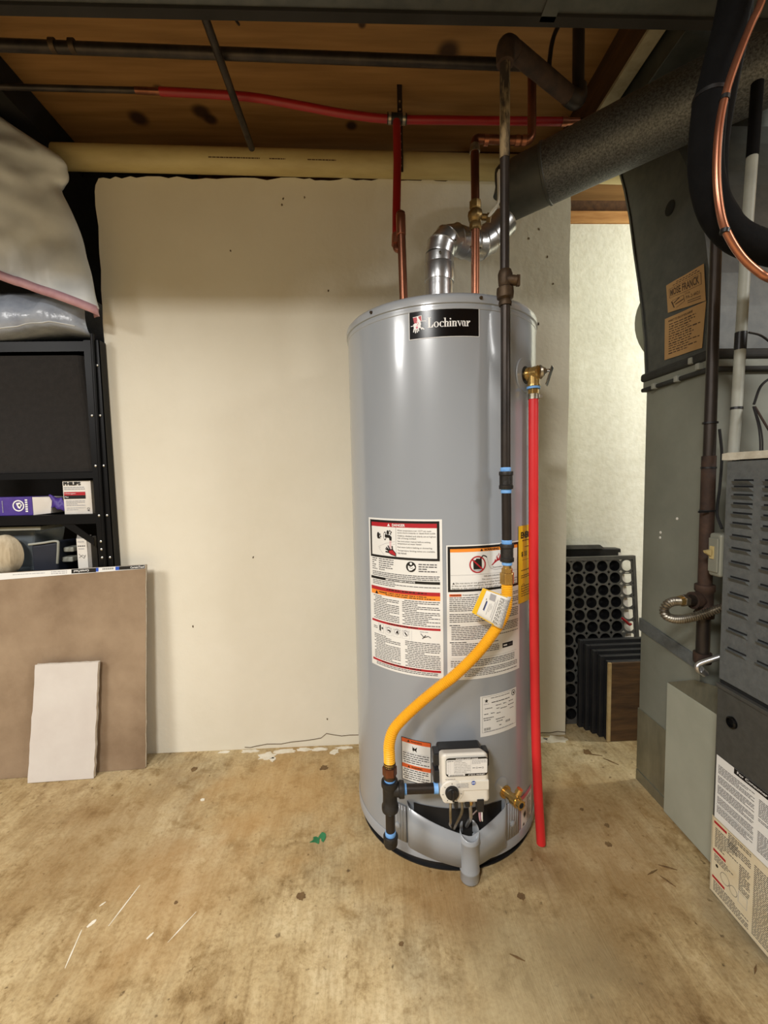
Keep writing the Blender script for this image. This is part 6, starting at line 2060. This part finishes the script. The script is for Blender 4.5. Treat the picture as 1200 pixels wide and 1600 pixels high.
for i in range(n2 + 1):
    ph = PI * i / n2
    for j in range(n1):
        a = 2 * PI * j / n1
        r_ = 1 + 0.06 * math.cos(a * 7)
        vs.append((-1.225 + 0.055 * math.sin(ph) * math.cos(a) * r_, 1.512 + 0.034 * math.sin(ph) * math.sin(a) * r_, 0.735 + 0.068 * math.cos(ph)))
q.add(vs, [(i * n1 + j, i * n1 + (j + 1) % n1, (i + 1) * n1 + (j + 1) % n1, (i + 1) * n1 + j) for i in range(n2) for j in range(n1)], 0, True)
q.build('cloth_bundle', M['cloth'], label='cream ribbed bundle in front of the clear tub', category='bundle', solid=0.0)
bt = thing('blue_tub', 'dusty blue grey plastic tub at the end of the low shelf', 'tub', (-1.09, 1.56, 0.664))
q = MB()
q.hexa([(-1.145, 1.515, 0.6645), (-1.062, 1.515, 0.6645), (-1.062, 1.60, 0.6645), (-1.145, 1.60, 0.6645), (-1.138, 1.505, 0.765), (-1.048, 1.505, 0.775), (-1.048, 1.61, 0.775), (-1.138, 1.61, 0.765)])
q.build('tub', M['navy'], bt, bevel=0.008, seg=3)
MB().tube(curve([(-1.142, 1.503, 0.768), (-1.10, 1.502, 0.772), (-1.050, 1.503, 0.777), (-1.046, 1.503, 0.76), (-1.058, 1.510, 0.70)], 6), 0.004, 10).build('rim', M['gpvc'], bt)
MB().box(-1.05, -1.015, 1.53, 1.58, 0.735, 0.752).build('handle', M['gpvc'], bt, bevel=0.004)
MB().box(-1.058, -1.020, 1.53, 1.58, 0.700, 0.718).build('handle', M['gpvc'], bt, bevel=0.004)

# drywall sheet leaning on the rack, and an offcut leaning on it
def slab(bl, br, tr, tl, th, mats, name, parent, jag=0.0, seed=1, **kw):
    """front face corners; thickness goes back (+y)."""
    q = MB()
    r = random.Random(seed)
    bl, br, tr, tl = Vector(bl), Vector(br), Vector(tr), Vector(tl)
    nrm = (br - bl).cross(tl - bl).normalized()
    if nrm.y < 0:
        nrm = -nrm
    n = 18
    loop = []
    for (a, b) in ((bl, br), (br, tr), (tr, tl), (tl, bl)):
        for i in range(n):
            P = a.lerp(b, i / n)
            if 0 < i and jag:
                P = P + (br - bl).normalized() * r.uniform(-jag, jag) * (1 if (a is br or a is tl) else 0) + Vector((0, 0, r.uniform(-jag, jag) * 0.5 * (1 if a is tr else 0)))
            loop.append(P)
    m = len(loop)
    q.add(loop + [P + nrm * 0.0016 for P in loop], [list(range(m))[::-1]] + [(i, (i + 1) % m, m + (i + 1) % m, m + i) for i in range(m)], 0)
    lo = [P + nrm * 0.0016 + (((bl + br + tr + tl) / 4) - P).normalized() * 0.0012 for P in loop]
    q.add(lo + [P + nrm * (th - 0.0016) for P in lo], [(i, (i + 1) % m, m + (i + 1) % m, m + i) for i in range(m)], 1)
    q.add([P + nrm * (th - 0.0014) for P in loop] + [P + nrm * th for P in loop], [(i, (i + 1) % m, m + (i + 1) % m, m + i) for i in range(m)] + [list(range(m, 2 * m))], 0)
    return q.build(name, mats, parent, fix=False, **kw)


ds = thing('drywall_sheet', 'brown paper faced drywall sheet leaning against the black rack', 'drywall', (-1.2, 1.43, 0))
BL, BR, TRc, TL = Vector((-1.75, 1.395, 0.0015)), Vector((-0.771, 1.437, 0.0015)), Vector((-0.741, 1.463, 0.695)), Vector((-1.75, 1.436, 0.668))
slab(BL, BR, TRc, TL, 0.0127, [M['gyp'], M['core']], 'sheet', ds, 0.0012, 3)
uu = (TRc - TL).normalized()
vv = (BR - TRc).normalized()
fn0 = on_plane(TRc, uu, vv)
fn = lambda u, v, o: fn0(u, v, o + 0.0004)
st = MB()
st.add([fn(-0.9, 0.0, 0), fn(-0.001, 0.0, 0), fn(-0.001, 0.0125, 0), (Vector(fn(-0.9, 0.030, 0)))], [(0, 1, 2, 3)])
tp = st.build('edge_tape', M['paper'], ds, fix=False, label='white printed edge tape')
p = Print(fn, 71, step=0.5)
p.rect(-0.084, 0.0005, -0.002, 0.0120, I_K)
p.text('CertainTeed', -0.004, 0.0025, 0.0068, I_W, align='R', w=0.044, bold=0.02)
p.rect(-0.096, 0.0005, -0.084, 0.0122, I_B)
for i in range(12):
    p.rect(-0.137 + i * 0.003, 0.003, -0.1355 + i * 0.003, 0.0085, I_G)
p.rect(-0.158, 0.0005, -0.150, 0.0130, I_B)
p.rect(-0.236, 0.0008, -0.158, 0.0145, I_K)
p.text('CertainTeed', -0.228, 0.0040, 0.0070, I_W, w=0.048, bold=0.02, flip=True)
p.para(-0.300, 0.004, -0.250, 0.014, 0.006, I_LG, full=0.8)
p.para(-0.420, 0.006, -0.320, 0.010, 0.005, I_LG, full=1)
p.para(-0.620, 0.008, -0.460, 0.014, 0.006, I_LG, full=1)
p.build(tp, 'print')
oc = thing('drywall_offcut', 'small white faced drywall offcut leaning on the brown sheet', 'drywall', (-1.0, 1.41, 0))
slab((-1.123, 1.3905, 0.0015), (-0.918, 1.3985, 0.0015), (-0.8905, 1.4215, 0.385), (-1.086, 1.4135, 0.386), 0.0127, [M['gypw'], M['core']], 'sheet', oc, 0.0016, 8)

# ================================================================== FLOOR MARKS
floor = bpy.data.objects['floor']


def mark(name, poly, m, h=0.0008, **kw):
    MB().prism([(x_, y_, 0.0) for x_, y_ in poly], (0, 0, h)).build(name, m, floor, **kw)


for i, (a, b, w_) in enumerate([((-0.567, 1.000), (-0.586, 0.905), 0.0035), ((-0.622, 0.921), (-0.632, 0.905), 0.010), ((-0.640, 0.900), (-0.625, 0.825), 0.0035), ((-0.405, 0.925), (-0.440, 0.862), 0.003),
                                ((-0.48, 0.885), (-0.488, 0.872), 0.007), ((-0.625, 0.962), (-0.634, 0.952), 0.004)]):
    ax_, ay_ = a
    bx_, by_ = b
    L = math.hypot(bx_ - ax_, by_ - ay_)
    nx_, ny_ = -(by_ - ay_) / L, (bx_ - ax_) / L
    r = random.Random(i)
    P1, P2 = [], []
    for k_ in range(7):
        t = k_ / 6
        ww = w_ * (0.35 + 0.65 * math.sin(PI * min(0.98, max(0.03, t)))) * r.uniform(0.6, 1.1)
        P1.append((ax_ + (bx_ - ax_) * t + nx_ * ww / 2, ay_ + (by_ - ay_) * t + ny_ * ww / 2))
        P2.append((ax_ + (bx_ - ax_) * t - nx_ * ww / 2, ay_ + (by_ - ay_) * t - ny_ * ww / 2))
    mark('paint_scuff', P1 + P2[::-1], M['chip'], 0.0006)
mark('green_fleck', [(p_[0], p_[1]) for p_ in blob(-0.158, 1.104, 0.013, 0.010, 0, 0, 3, 12, 0.5)], M['green'], 0.0015)
mark('green_fleck', [(p_[0], p_[1]) for p_ in blob(-0.140, 1.112, 0.008, 0.012, 0, 0, 5, 10, 0.5)], M['green'], 0.0015)
for i, (x_, y_, r_) in enumerate([(-0.173, 0.947, 0.013), (-0.603, 1.423, 0.014), (-0.164, 1.398, 0.016), (0.747, 1.416, 0.018), (0.61, 1.04, 0.010), (0.64, 1.10, 0.009), (0.335, 0.915, 0.012), (0.60, 1.16, 0.007),
                                  (0.05, 0.83, 0.006), (-0.46, 0.95, 0.005)]):
    mark('mud_spot', [(p_[0], p_[1]) for p_ in blob(x_, y_, r_ * 0.75, r_ * 0.75, 0, 0, 60 + i, 16, 0.3)], M['mud'], 0.0012)
for i, (x_, y_, a, L) in enumerate([(0.67, 0.955, 20, 0.035), (0.715, 0.965, -25, 0.04), (0.69, 0.93, -60, 0.035), (0.80, 1.36, -50, 0.05), (0.76, 1.40, -20, 0.06), (0.731, 0.742, 40, 0.025), (0.28, 0.79, -30, 0.03)]):
    c_, s_ = math.cos(R_(a)), math.sin(R_(a))
    mark('crumb', [(x_ - c_ * L / 2, y_ - s_ * L / 2), (x_ - s_ * 0.002, y_ + c_ * 0.002), (x_ + c_ * L / 2, y_ + s_ * L / 2), (x_ + s_ * 0.0012, y_ - c_ * 0.002)], M['mud'], 0.002)
